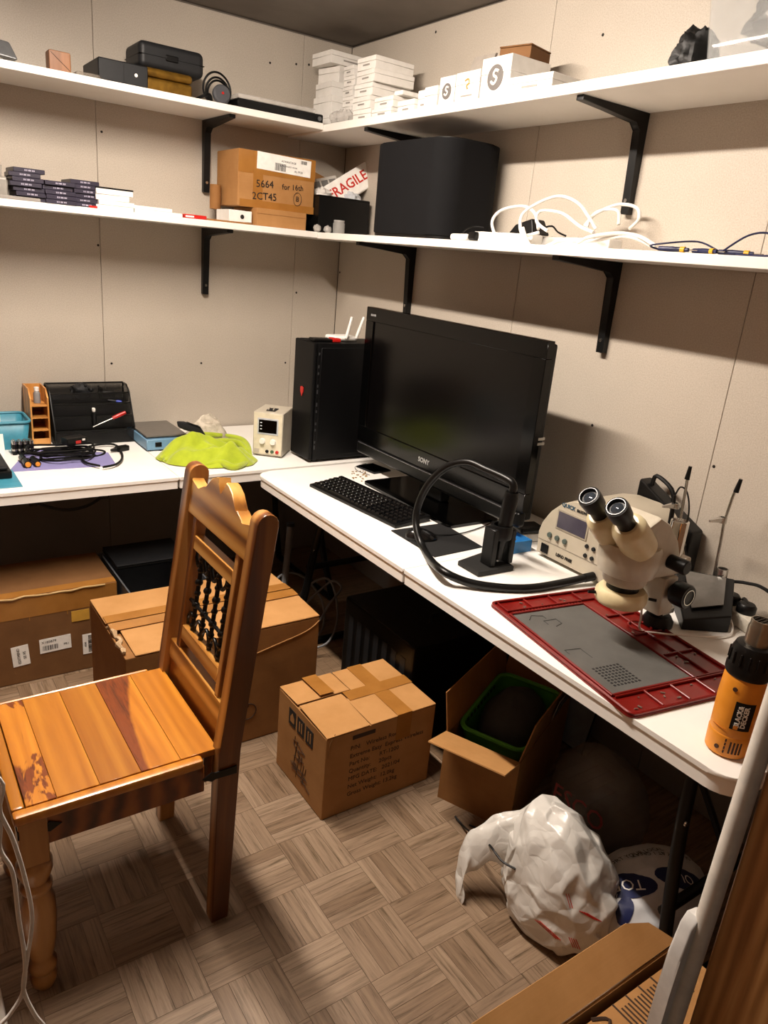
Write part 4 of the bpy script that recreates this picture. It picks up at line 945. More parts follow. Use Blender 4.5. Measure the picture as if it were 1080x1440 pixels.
# taped parcel with handwriting and address label
pc = thing('parcel', 'taped brown parcel with handwriting and a white address label', 'parcel', (-.487, -.14, Z2 + .0738))
x0, x1, y0, y1, h = -.185, .185, -.115, .12, .225
MB().span((x0, y0, 0), (x1, y1, h), .006, 2).build('body', CARD, pc)
MB().span((x0 + .001, y0 - .0012, .135), (x1 - .001, y0 + .002, h - .001)).build('tape', TAPE, pc); MB().span((x0 + .07, y0 - .0016, .001), (x0 + .115, y0 + .002, h - .001)).build('tape', TAPE, pc); MB().span((x0 + .01, y0 - .0014, .0), (x1, y0 + .001, .03)).build('tape', TAPE, pc)
F = frame((0, y0 - .002, 0), (1, 0, 0), (0, 0, 1))
lb = sticker(pc, F @ T(.03, .187, 0, 0, 0, -.03), .26, .068, [('ADVANTAGE', .012, .02, .012), ('BLANCHARDS WHSE', .009, .02, -.006), ('AL-9920', .012, .07, -.02)], [(-.045, -.028, .05, .03, 8), (.08, .015, .03, .014, 9)])
for t_, s_, x_, y_, r_ in (('5664', .042, -.06, .098, .05), ('for 16th', .032, .075, .10, .05), ('2CT45', .042, -.06, .048, .04), ('B', .03, .10, .055, 0)): text_mesh(t_, s_, INK, pc, F @ T(x_, y_, .0002, 0, 0, r_))
MB().tube([(.10 + .02 * math.cos(i * PI / 10), .055 + .027 * math.sin(i * PI / 10), .0005) for i in range(20)], .0011, 4, closed=True).build('ink_ring', INK, pc, M=F)
# black bin with packets
bn = thing('storage_bin', 'black open bin of packets between the parcel and speaker', 'bin', (-.165, -.175, Z2))
shell(bn, -.135, -.125, .135, .125, .155, BLACKP, wall=.005); MB().tube([(p[0], p[1], .155) for p in rrect(-.135, -.125, .135, .125, .01, 2)], .004, 6, closed=True).build('rim', BLACKP, bn)
bz = Z2
fp = thing('fragile_packet', 'white padded packet with red FRAGILE print leaning in bin', 'packet')
q = [yp(475, 275, -.17), yp(535, 255, -.17), yp(535, 225, -.17), yp(520, 228, -.17), yp(483, 262, -.17)]
Mf = frame(((q[0].x + q[1].x) / 2 - .085, -.20, Z2 + .215), (.80, 0, .50), (-.40, .35, .8))
MB().span((-.14, -.055, -.012), (.15, .055, .012), .008, 3).build('body', PAPER, fp, M=Mf); text_mesh('FRAGILE', .062, REDINK, fp, Mf @ T(-.0, .004, .0125), bold=.001)
lbp = thing('label_packet', 'clear packet of three printed grey labels in the bin', 'packet')
Ml = frame((-.20, -.17, Z2 + .21), (.93, 0, .25), (-.2, .3, .9))
MB().span((-.07, -.035, -.003), (.07, .035, .003), .002).build('sheet', pm('pale_sheet', 'bdb8b0', .4), lbp, M=Ml)
for k in range(3): MB().span((-.06 + k * .043, -.022, .0032), (-.06 + k * .043 + .034, .022, .0042)).build('printed_label', pm('grey_print2', '6f6c69', .5), lbp, M=Ml)
tag(blob((-.235, -.2, Z2 + .16), (.045, .055, .035), 8, .35, 3, 18, 24).build('white_wrap', pm('white_wrap', 'e2ded8', .35)), 'crumpled white wrapping on the near end of the bin', 'wrap')
tag(blob((-.085, -.22, Z2 + .15), (.04, .05, .045), 12, .3, 2.6, 18, 24).build('pale_bag', pm('pale_blue_bag', 'c9cdd2', .25)), 'pale bluish plastic bag at the speaker end of the bin', 'bag')
tag(MB().hull([(-.28, -.06, Z2 + .10), (-.04, -.06, Z2 + .10), (-.04, -.035, Z2 + .10), (-.28, -.035, Z2 + .10), (-.28, -.045, Z2 + .30), (-.06, -.045, Z2 + .235), (-.06, -.02, Z2 + .235), (-.28, -.02, Z2 + .30)]).build('card_sheet', CARD_D), 'brown cardboard sheet standing at the back of the bin', 'card')
jr = thing('clear_jar', 'small clear plastic jar in front of the black bin', 'jar', (-.20, -.318, Z2))
MB().lathe([(.001, .001), (.026, .001), (.028, .006), (.028, .045), (.024, .052), (.001, .052)], 18).build('jar_body', pm('cloudy_jar', 'b9b7b2', .15, alpha=.6), jr); MB().lathe([(.001, .0525), (.025, .0525), (.025, .06), (.001, .06)], 18).build('lid', pm('cloudy_lid', 'a5a39f', .25), jr)
for k, x_ in enumerate((-.26, -.315)):
    tag(blob((x_, -.322, Z2 + .016), (.018, .016, .016), 30 + k, .3, 3, 10, 14).build('wrapped_part', clr), 'small wrapped part in front of the black bin', 'part', 'small wrapped parts before the bin')
# large black speaker
sp = thing('speaker', 'large black rounded speaker standing on the lower shelf', 'speaker', (-.165, -.955, Z2 - .001))
pts = rrect(-.145, -.25, .145, .235, .085, 8); MB().prism(pts, .012, .338, bev=.006).build('cabinet', pm('speaker_cloth', '0d0d0f', .85, spec=.2, bmp=.2, bs=700), sp)
MB().prism(rrect(-.14, -.245, .14, .23, .08, 8), .0005, .0115).build('base', BLACKP, sp); MB().prism(rrect(-.13, -.235, .13, .22, .075, 8), .3385, .342).build('top_plate', BLACKP, sp)
# extension leads
def strip_bar(c, L, rz, label, n):
    t = thing('extension_lead', label, 'socket', c, rz)
    MB().span((-.028, -L / 2, 0), (.028, L / 2, .032), .006, 2).build('body', WHITEP, t)
    for k in range(n):
        y_ = -L / 2 + (k + .5) * L / n
        o = MB().lathe([(.001, .0322), (.019, .0322), (.019, .0312), (.001, .0312)], 16, M=T(0, y_, .0006)).build('socket_face', pm('socket_white', 'd9d5ce', .4), t)
        for s_ in (-.007, .007): MB().box((s_, y_, .0334), (.003, .007, .001)).build('slot', INK, o)
    return t
strip_bar((-.24, -1.49, Z2), .26, .12, 'white extension lead lying nearest the black speaker', 4); strip_bar((-.14, -1.72, Z2), .32, -.1, 'white extension lead lying against the wall by the bracket', 5)
ad = thing('plug_adapter', 'black plug adapter sitting among the white extension leads', 'adapter', (-.17, -1.52, Z2 + .034))
MB().hull([(-.04, -.06, 0), (.04, -.06, 0), (.04, .06, 0), (-.04, .06, 0), (-.03, -.035, .05), (.03, -.035, .05), (.03, .04, .03), (-.03, .04, .03)], .006).build('body', BLACKP, ad)
MB().tube([(0, -.05, .02), (.01, -.09, .03), (.0, -.13, .012), (.02, -.15, .002)], .003, 6, smooth=4).build('cord', BLACKR, ad)
def wcab(px, label, r_=.0052, grp='looped white cables on the lower shelf'): tag(MB().tube([xp(a, b_, c) for a, b_, c in px], r_, 8, smooth=6).build('white_cable', WHITEP), label, 'cable', grp)
LC = 'loop of white cable tangled over the extension leads'
wcab([(697, 333, -.26), (692, 312, -.24), (705, 296, -.22), (735, 290, -.2), (752, 300, -.2), (757, 322, -.22)], LC)
wcab([(758, 327, -.26), (735, 330, -.28), (733, 305, -.27), (752, 288, -.24), (785, 276, -.2), (812, 285, -.2), (828, 305, -.2), (838, 322, -.2)], LC)
wcab([(770, 325, -.26), (755, 312, -.25), (760, 297, -.22), (790, 300, -.2), (815, 318, -.2), (835, 327, -.24)], LC)
wcab([(825, 320, -.16), (835, 303, -.12), (868, 288, -.08), (895, 292, -.06), (898, 308, -.07), (885, 322, -.1)], LC)
wcab([(735, 320, -.3), (745, 345, -.30), (765, 347, -.30), (790, 338, -.28), (830, 339, -.27), (880, 332, -.25), (915, 345, -.22)], LC)
wcab([(812, 342, -.3), (830, 333, -.29), (870, 328, -.26), (900, 333, -.24), (922, 346, -.24)], LC)
wcab([(822, 318, -.12), (840, 298, -.1), (868, 296, -.1), (870, 316, -.12)], LC)
ph = thing('handset', 'white handset with black end beside the black speaker', 'device', (-.26, -1.29, Z2), -.15)
MB().span((-.03, -.06, 0), (.03, .05, .022), .009, 3).build('body', WHITEP, ph); MB().span((-.024, -.105, .002), (.024, -.062, .03), .008, 2).build('black_end', BLACKP, ph)
tag(MB().tube([xp(648, 335, -.29), xp(652, 325, -.27), xp(665, 319, -.22), xp(680, 320, -.2)], .0028, 6, smooth=5).build('black_lead', BLACKR), 'thin black lead curling round the white handset', 'cable')
NV = pm('navy_plastic', '1a1f45', .4); YL = pm('yellow_plastic', 'd8a519', .4)
tp = thing('test_leads', 'navy and yellow meter test leads on the lower shelf', 'test leads', (-.25, -2.28, Z2))
for k, (y_, r_) in enumerate(((.10, .1), (.02, -.25), (-.06, .2))):
    M = T(-.02 + .015 * k, y_, .008, 0, 0, r_)
    o = MB().tube([(0, .055, 0), (0, .02, 0), (0, -.03, 0)], [.006, .007, .005], 10, M=M).build('probe', NV, tp); MB().tube([(0, -.008, 0), (0, -.02, 0)], .0076, 10, M=M).build('yellow_band', YL, o); MB().tube([(0, -.031, 0), (0, -.055, 0)], .0014, 6, M=M).build('tip', STEEL, o)
MB().tube([(-.02, .15, .004), (-.05, .165, .012), (-.05, .12, .02), (0, .06, .03), (.0, 0, .012)], .0025, 6, smooth=5).build('lead', NV, tp)
MB().tube([(-.01, -.02, .008), (.01, -.07, .05), (.02, -.12, .055), (.0, -.165, .02), (-.02, -.15, .004), (-.01, -.06, .004)], .0025, 6, smooth=5).build('lead', NV, tp)
# ------------------------------------------------------------------ things on the left table
BAMBOO = mat_wood('bamboo', [(.25, 'd39a55'), (.55, 'c0833f'), (.8, '9d652c')], (14, 14, 2), .8, .4, .1, 4, rot=(0, PI / 2, 0))
wo = thing('desk_organizer', 'narrow bamboo organizer with stacked compartments on the left table', 'organizer', (-1.49, -.085, TZ))
for s_ in (-.036, .030): MB().prism([(-.085, 0), (.07, 0), (.07, .235), (-.045, .235), (-.085, .20)], s_, s_ + .006, M=frame((0, 0, 0), (0, 1, 0), (0, 0, 1))).build('side_panel', BAMBOO, wo)
for z_ in (.004, .062, .115, .165): MB().span((-.03, -.082, z_), (.03, .068, z_ + .005)).build('compartment_floor', BAMBOO, wo)
MB().span((-.03, .062, .0), (.03, .068, .235)).build('back_panel', BAMBOO, wo)
MB().span((-.03, -.086, .0), (.03, -.080, .03)).build('front_lip', BAMBOO, wo)
sb = thing('spray_nozzle', 'grey and white nozzle standing in the bamboo organizer', 'nozzle', (-1.488, -.11, TZ + .1705))
MB().lathe([(.001, 0), (.014, 0), (.014, .04), (.008, .05), (.001, .05)], 14).build('body', pm('grey_nozzle', '8b8b8b', .4), sb); MB().lathe([(.001, .05), (.010, .05), (.010, .066), (.001, .068)], 12).build('cap', WHITEP, sb)
# black wire mesh organizer
MESH = pm('black_mesh', '0a0a0a', .5, alpha=.55)
mo = thing('mesh_organizer', 'black wire mesh desk organizer with tiers against the wall', 'organizer', (-1.275, -.09, TZ))
hw_ = .165
for s_ in (-1, 1):
    prf = [(-.105, 0), (.065, 0), (.065, .235), (.01, .235), (-.03, .21), (-.105, .06)]
    M = frame((s_ * hw_, 0, 0), (0, 1, 0), (0, 0, 1)); MB().prism(prf, -.001, .001, M=M).build('mesh_side', MESH, mo)
    MB().tube([(p[0], p[1], 0) for p in prf], .0035, 6, closed=True, M=M).build('wire_frame', BLACKM, mo)
MB().span((-hw_, .063, .0), (hw_, .065, .235)).build('mesh_back', MESH, mo); MB().span((-hw_, -.105, .001), (hw_, .065, .003)).build('mesh_floor', MESH, mo)
for k, (y_, z0, z1) in enumerate(((-.105, .0, .06), (-.075, .06, .115), (-.05, .115, .165), (-.02, .165, .205))):
    MB().span((-hw_, y_ - .001, z0), (hw_, y_ + .001, z1)).build('tier_front', MESH, mo); MB().tube([(-hw_, y_, z1), (hw_, y_, z1)], .0028, 6).build('tier_rim', BLACKM, mo)
    if k: MB().span((-hw_, y_, z0 - .001), (hw_, .06, z0 + .001)).build('tier_floor', MESH, mo)
for x_ in (-.06, .055): MB().span((x_ - .001, -.02, .165), (x_ + .001, .06, .225)).build('divider', MESH, mo)
MB().tube([(-hw_, .065, .235), (hw_, .065, .235)], .0035, 6).build('top_wire', BLACKM, mo)
def stick(name, label, p0, p1, parts):
    t = thing(name, label, 'tool'); p0, p1 = Vector(p0), Vector(p1)
    for nm, a, b_, r_, mt in parts: MB().tube([p0.lerp(p1, a), p0.lerp(p1, (a + b_) / 2), p0.lerp(p1, b_)], [r_ * .85, r_, r_ * .8], 10).build(nm, mt, t)
stick('screwdriver', 'red handled screwdriver lying across the mesh organizer', (-1.15, -.20, TZ + .135), (-1.29, -.205, TZ + .078), [('handle', 0, .4, .009, RED), ('shaft', .4, 1, .0022, STEEL)])
stick('glue_tube', 'small black tube with a white cap in the mesh organizer', (-1.28, -.185, TZ + .155), (-1.275, -.17, TZ + .08), [('cap', 0, .2, .008, WHITEP), ('body', .2, 1, .010, BLACKP)])
stick('blue_marker', 'blue marker poking out of the mesh organizer', (-1.145, -.125, TZ + .165), (-1.20, -.11, TZ + .172), [('cap', 0, .4, .007, pm('blue_cap', '2b3fae', .4)), ('barrel', .4, 1, .006, DARKG)])
gp_ = thing('glove', 'bunched dark grey glove in the top tier of the mesh organizer', 'glove', (-1.30, -.055, TZ + .1675))
blob((0, 0, .035), (.04, .03, .035), 3, .3, 3, 18, 22, flat=.0).build('palm', DARKG, gp_)
for k in range(3): MB().tube([(.01 + k * .012, -.01, .045), (.018 + k * .014, -.02, .068 - k * .012)], [.009, .007], 8).build('finger', DARKG, gp_)
tag(MB().span((-.045, -.012, 0), (.045, .012, .028), .004).build('dark_case', DARKG, M=T(-1.38, -.06, TZ + .1675, 0, 0, .05)), 'small dark case in the top tier of the mesh organizer', 'case')
tag(MB().span((-.035, -.012, 0), (.035, .012, .035), .004).build('dark_pouch', BLACKP, M=T(-1.19, -.05, TZ + .1675, 0, 0, -.1)), 'small black pouch at the end of the mesh organizer tier', 'pouch')
# teal basket with papers, battery pack, rollers, tablet tray
tb = thing('plastic_basket', 'teal plastic basket against the wall on the left table', 'basket', (-1.63, -.12, TZ))
rim = rrect(-.10, -.10, .095, .09, .03); base = rrect(-.085, -.085, .08, .075, .025)
m = MB(); A0 = [m.bm.verts.new((p[0], p[1], .001)) for p in base]; A1 = [m.bm.verts.new((p[0], p[1], .115)) for p in rim]; m.bm.faces.new(A0[::-1])
for i in range(len(rim)): m.bm.faces.new((A0[i], A0[(i + 1) % len(rim)], A1[(i + 1) % len(rim)], A1[i]))
o = m.build('body', TEAL, tb); md = o.modifiers.new('s', 'SOLIDIFY'); md.thickness = .003
MB().tube([(p[0], p[1], .115) for p in rim], .006, 8, closed=True).build('rim', TEAL, tb)
wpn = thing('paper_pad', 'white paper pad standing in the teal basket', 'paper', (-1.665, -.12, TZ + .003), .1)
MB().hull([(-.05, -.01, 0), (.03, -.01, 0), (.03, 0, 0), (-.05, 0, 0), (-.05, -.03, .13), (.025, -.03, .13), (.025, -.02, .13), (-.05, -.02, .13)]).build('sheets', PAPER, wpn)
MB().span((-.04, -.0315, .118), (.015, -.0300, .121)).build('ruled_line', INK, wpn)
wc2 = thing('white_card', 'white printed card standing before the teal basket', 'card', (-1.672, -.262, TZ), 0)
MB().hull([(-.08, -.002, 0), (.028, -.002, 0), (.028, .001, 0), (-.08, .001, 0), (-.08, .025, .075), (.028, .025, .075), (.028, .028, .075), (-.08, .028, .075)]).build('card', PAPER, wc2)
MB().span((-.03, .0082, .04), (-.012, .0098, .05)).build('print', INK, wc2)
GB = 'battery cells standing in rows'
for i in range(4):
    for j in range(2):
        t = thing('battery_cell', 'black and silver battery cell in the upright block of eight', 'battery', (-1.612 + i * .0205, -.285 + j * .021, TZ + .0005), 0, GB)
        MB().lathe([(.001, 0), (.0095, 0), (.0095, .014), (.0098, .014), (.0098, .042), (.0001, .042)], 14).build('sleeve', BLACKP, t); MB().lathe([(.001, .0421), (.0093, .0421), (.0093, .055), (.004, .056), (.004, .058), (.001, .058)], 14).build('cap', STEEL, t)
        MB().lathe([(.0100, .016), (.0102, .016), (.0102, .024), (.0100, .024)], 14).build('silver_band', STEEL, t)
for i, (x_, y_, r_) in enumerate(((-1.60, -.475, .014), (-1.565, -.47, .012), (-1.603, -.41, .012), (-1.566, -.425, .010))):
    t = thing('roller', 'orange and black roller bit beside the dark tablet tray', 'tool', (x_, y_, TZ + .0027), 0, 'orange rollers on the lilac mat')
    MB().cyl((0, -.02, r_), (0, .03, r_), r_, n=16).build('black_sleeve', BLACKP, t); MB().cyl((0, -.024, r_), (0, -.0205, r_), r_ * .72, n=16).build('orange_end', ORANGE, t); MB().cyl((0, .0305, r_), (0, .036, r_), r_ * .8, n=16).build('orange_collar', ORANGE, t)
LIL = pm('lilac_mat', '8a86b8', .6, c2='8480b0', ns=6)
tag(MB().hull([zp(12, 664, TZ) , zp(164, 655, TZ), zp(152, 637, TZ), zp(40, 633, TZ)] + [zp(12, 664, TZ) + Vector((0, 0, .0025)), zp(164, 655, TZ) + Vector((0, 0, .0025)), zp(152, 637, TZ) + Vector((0, 0, .0025)), zp(40, 633, TZ) + Vector((0, 0, .0025))]).build('lilac_mat', LIL), 'thin lilac mat under the coiled black leads', 'mat')
tm = MB().span((-1.95, -.715, TZ + .0003), (-1.655, -.50, TZ + .003), .001).build('teal_mat', TEAL); tag(tm, 'teal mat under the dark tablet tray at the table edge', 'mat')
tt = thing('tool_tray', 'black tool tray with a teal inset on the teal mat', 'tray', (-1.77, -.46, TZ + .0035))
MB().span((-.13, -.155, 0), (.098, .12, .028), .006, 2).build('tray_base', BLACKP, tt); MB().span((-.12, -.145, .0285), (.088, .11, .045), .01, 2).build('tray_lid', DARKG, tt); MB().span((-.115, -.14, .0455), (.045, -.05, .047)).build('inset', TEAL, tt)
for k in range(4): MB().span((-.1, -.03 + k * .03, .0455), (.07, -.022 + k * .03, .048)).build('rib', BLACKP, tt)
# coiled black leads with adapter
rr = random.Random(17)
for k in range(5):
    cx, cy = -1.45 + .05 * rr.uniform(-1, 1), -.38 + .03 * rr.uniform(-1, 1); a_, b_ = rr.uniform(.10, .16), rr.uniform(.05, .09); pts = []
    for i in range(12):
        t_ = 2 * PI * i / 12; pts.append((cx + a_ * math.cos(t_) * rr.uniform(.85, 1.1), cy + b_ * math.sin(t_) * rr.uniform(.85, 1.1), TZ + .008 + k * .009 + .004 * math.sin(3 * t_)))
    tag(MB().tube(pts, .0042, 7, closed=True, smooth=5).build('power_lead', BLACKR), 'coiled black power lead in front of the mesh organizer', 'cable', 'coiled black leads on the left table')
for ps in ([(140, 655), (120, 650), (115, 640), (125, 628), (160, 625), (172, 640), (165, 652), (145, 657)],):
    tag(MB().tube([zp(a, b_, TZ + .012) for a, b_ in ps], .0048, 8, smooth=6).build('power_lead', BLACKR), 'black power lead looping towards the blue hot plate', 'cable')
pa = thing('power_adapter', 'black power adapter block with a red sticker among the leads', 'adapter', (*zp(105, 625, TZ + .05).xy, TZ + .052), .3)
MB().span((-.045, -.028, 0), (.045, .028, .032), .007, 2).build('body', BLACKP, pa); MB().span((-.01, -.0288, .008), (.012, -.0278, .02)).build('red_sticker', RED, pa); MB().span((.018, -.0288, .018), (.03, -.0278, .026)).build('white_mark', PAPER, pa)
ip = thing('mains_plug', 'black mains connector at the end of the looped lead', 'plug', (*zp(172, 634, TZ).xy, TZ + .001), .35)
MB().span((-.03, -.014, 0), (.028, .014, .022), .005, 2).build('body', BLACKP, ip); MB().tube([(-.03, 0, .011), (-.055, 0, .010)], [.009, .005], 10).build('strain_relief', BLACKR, ip)
# blue hot plate
hp = thing('hot_plate', 'blue preheater plate with a dark flat top on the left table', 'hot plate', (-1.02, -.23, TZ))
BLU = pm('blue_grey_enamel', '6f96b4', .4, c2='688fad', ns=6)
MB().span((-.095, -.15, .006), (.095, .145, .052), .003).build('base', BLU, hp)
for a_, b_ in ((-.08, -.135), (.08, -.135), (-.08, .13), (.08, .13)): MB().cyl((a_, b_, 0), (a_, b_, .006), .008, n=10).build('foot', BLACKR, hp)
MB().span((-.09, -.13, .056), (.09, .14, .064), .002).build('plate', pm('plate_metal', '6f6a64', .38, .25), hp); MB().span((-.07, -.11, .052), (.07, .12, .0562)).build('gap', BLACKP, hp)
MB().box((-.045, -.151, .03), (.028, .004, .02), .001).build('switch', BLACKP, hp)
# lime cloth
LIME = pm('lime_cloth', 'a4b41c', .9, c2='96a614', ns=30, bmp=.5, bs=260, sheen=.4)
def cloth_mesh(c, a_, b_, h_, seed, fs, rot=0, nu=70, nv=90, fold=.035, lines=None):
    def fn(u, v_):
        r_ = u; ph = 2 * PI * v_
        wob = 1 + .22 * noise.noise(Vector((math.cos(ph) * 1.3 + seed, math.sin(ph) * 1.3, seed)))
        x, y = a_ * r_ * wob * math.cos(ph), b_ * r_ * wob * math.sin(ph)
        if lines: 
            f = 0
            for (lx, ly, la, lw, lh) in lines:
                dd = -(x - lx) * math.sin(la) + (y - ly) * math.cos(la) + .012 * noise.noise(Vector((x * 14, y * 14, la)))
                f += lh * math.exp(-(dd / lw) ** 2) - lh * .5 * math.exp(-((dd - lw * 1.7) / lw) ** 2)
            z = h_ * (1 - r_ ** 3.2) + f * (1 - r_ ** 4) + .004 + .004 * noise.noise(Vector((x * 40, y * 40, 1))) * (1 - r_)
            z += .014 * max(0, math.sin(ph * 5 + 1)) * (r_ ** 2) * (1 - r_) * 4
            return T(c[0], c[1], c[2], 0, 0, rot) @ Vector((x, y, max(z, .002)))
        q = Vector((x * fs + seed, y * fs * 1.6, 0))
        f = (1 - abs(noise.noise(q)) * 2.2) * .6 + (1 - abs(noise.noise(q * 2.1 + Vector((3, 3, 0)))) * 2.2) * .35
        z = h_ * (1 - r_ ** 2.6) + fold * f * (1 - r_ ** 3) + .004 + .012 * (1 - abs(2 * r_ - 1.75) * 4 if abs(2 * r_ - 1.75) < .25 else 0)
        return T(c[0], c[1], c[2], 0, 0, rot) @ Vector((x, y, max(z, .002)))
    return MB().grid(fn, nu, nv, wrap=True)
lc_ = cloth_mesh((-.925, -.575, TZ), .205, .12, .05, 2.3, 9, -.35, lines=[(-.06, .03, .25, .026, .022), (.02, -.01, -.35, .03, .024), (.06, .05, .05, .022, .018), (-.1, -.03, .7, .022, .018), (.1, -.04, 1.0, .022, .02), (-.02, -.06, .1, .018, .014)]);
for ps, r0 in (([(226, 646, .012), (240, 630, .035), (258, 618, .055), (285, 612, .062), (312, 612, .055)], .016), ([(262, 640, .03), (285, 628, .05), (310, 622, .058), (336, 624, .045), (350, 638, .02)], .017), ([(290, 654, .012), (310, 650, .022), (330, 657, .012), (352, 648, .014)], .013), ([(318, 612, .055), (338, 618, .05), (348, 628, .035), (353, 645, .01)], .014), ([(232, 648, .01), (255, 640, .028), (272, 646, .018)], .013)):
    P_ = spline([zp(a, b_, TZ + z_) for a, b_, z_ in ps], 6)
    lc_.tube(P_, [r0 * .5 + r0 * .6 * math.sin(PI * (i + .5) / len(P_)) for i in range(len(P_))], 12)
tag(lc_.build('lime_cloth', LIME, ang=80), 'crumpled lime green cloth on the left table', 'cloth')
tag(cloth_mesh((-.815, -.30, TZ), .115, .08, .10, 6.1, 12, .2, 50, 54).build('white_rag', pm('white_rag', 'cfc6b6', .9, c2='a79d8c', ns=40, bmp=.4, bs=200), ang=80), 'bunched off white rag behind the lime cloth', 'cloth')
bk_ = thing('black_pouch', 'folded black cloth pouch between hot plate and white rag', 'pouch', (-.925, -.40, TZ + .065), -.1)
MB().hull([(-.07, -.035, .05), (.06, -.03, .0), (.06, .03, .0), (-.03, .03, .02), (-.075, -.03, .075), (.02, -.03, .055), (.05, .03, .03), (-.03, .035, .06)], .006).build('pouch', pm('black_cloth', '0f0f11', .8), bk_); MB().tube([(-.03, -.033, .07), (.03, -.032, .045)], .002, 5).build('seam', DARKG, bk_)
# bench power supply
a, b_, c = zp(355, 640, TZ), zp(396, 645, TZ), zp(365, 558, .935); 
ux = (b_ - a).normalized(); wd = (b_ - a).length; uy = Vector((-ux.y, ux.x, 0))
Mp = frame(a, ux, uy); ps = thing('power_supply', 'cream bench power supply with a small display and two knobs', 'power supply')
dp, hh = .17, .198
MB().span((0, 0, .006), (wd, dp, hh), .003).build('case', CREAM, ps, M=Mp)
for x_ in (.012, wd - .012):
    for y_ in (.02, dp - .02): MB().cyl((x_, y_, 0), (x_, y_, .006), .006, n=10).build('foot', BLACKR, ps, M=Mp)
Fp = Mp @ frame((0, -.0004, 0), (1, 0, 0), (0, 0, 1))
fpn = MB().span((.003, .012, 0), (wd - .003, hh - .004, .002), .001).build('front_panel', pm('cream_panel', 'd9d0b8', .35), ps, M=Fp)
MB().span((.02, .10, .0015), (wd - .02, .172, .004), .001).build('display_bezel', pm('light_bezel', 'b8bcc2', .3), fpn, M=Fp); MB().span((.026, .108, .0035), (wd - .026, .165, .0046)).build('display', GLOSS, fpn, M=Fp)
for k in range(3): MB().span((.032, .122 + k * .014, .0046), (.040, .126 + k * .014, .005)).build('readout', pm('readout_white', 'd8dde8', .4), fpn, M=Fp)
for k in range(2): MB().lathe([(.001, .014), (.011, .014), (.0125, .004), (.014, .0015), (.001, .0015)], 20, M=Fp @ T(wd * (.33 + .36 * k), .07, 0)).build('knob', WHITEP, fpn)
for k in range(3): MB().lathe([(.001, .008), (.004, .008), (.0075, .006), (.0075, .0015), (.001, .0015)], 14, M=Fp @ T(wd * (.5 + .17 * k), .026, 0)).build('terminal', (BLACKP, pm('green_term', '3f5a3c', .4), RED)[k], fpn)
MB().span((.008, .018, .0015), (.03, .034, .004)).build('power_button', GREYC, fpn, M=Fp)
MB().span((wd * .35, .03, hh), (wd * .65, .09, hh + .003)).build('handle_plate', DARKG, ps, M=Mp); MB().tube([(wd * .42, .035, hh + .003), (wd * .42, .05, hh + .012), (wd * .58, .05, hh + .012), (wd * .58, .035, hh + .003)], .003, 6).build('handle', GREYC, ps, M=Mp)
# ------------------------------------------------------------------ computer and television
pcx0, pcx1, pcy0, pcy1 = -.528, -.075, -.735, -.565
pc_ = thing('computer_tower', 'tall black computer tower with a red shield badge', 'computer', ((pcx0 + pcx1) / 2, (pcy0 + pcy1) / 2, TZ)); PA = pc_.location
hx, hy, hz_ = (pcx1 - pcx0) / 2, (pcy1 - pcy0) / 2, .515
MB().span((-hx + .02, -hy, .012), (hx, hy, hz_), .004, 2).build('case', pm('tower_black', '060607', .5, spec=.25), pc_)
MB().span((-hx, -hy, .012), (-hx + .019, hy, hz_), .006, 2).build('front_panel', pm('tower_front', '050506', .5, spec=.25), pc_)
for a_ in (-hx + .04, hx - .04):
    for b_ in (-hy + .025, hy - .025): MB().cyl((a_, b_, 0), (a_, b_, .012), .012, n=12).build('foot', BLACKR, pc_)
MB().prism([(-.013, .018), (0, .022), (.013, .018), (.013, 0), (0, -.022), (-.013, 0)], 0, .002, M=frame((-hx - .0003, 0, .30), (0, -1, 0), (0, 0, 1))).build('shield_badge', RED, pc_)
rr = random.Random(4)
for k in range(16):
    z_ = hz_ - .05 - k * .027
    MB().span((-hx + .024, -hy - .001, z_), (-hx + .030, -hy + .001, z_ + .008 + rr.random() * .010)).build('vent', pm('vent_grey', '4a4a4c', .3, .4) if k % 3 != 1 else BLACKP, pc_)
MB().span((-hx + .036, -hy - .0015, .03), (hx - .01, -hy + .001, hz_ - .02), .002).build('side_panel', pm('tower_side', '050506', .45, spec=.25), pc_)
rt = thing('router', 'white wifi router with two upright antennas on the tower', 'router', (-.345, -.645, TZ + hz_ + .001), .1)
MB().span((-.06, -.04, 0), (.06, .045, .022), .010, 3).build('body', WHITEP, rt)
for x_, l_ in ((-.01, .03), (.045, .045)): MB().tube([(x_, -.045, .014), (x_ + .004, -.047, .03), (x_ + l_ * .7, -.05, .105)], [.006, .0075, .006], 10).build('antenna', WHITEP, rt)
bt = thing('card_reader', 'flat black card reader with a red end on the tower', 'device', (-.455, -.68, TZ + hz_ + .001), -.1)
MB().span((-.055, -.03, 0), (.03, .03, .012), .003).build('body', BLACKP, bt); MB().span((.0305, -.032, 0), (.068, .02, .016), .004, 2).build('red_end', RED, bt)
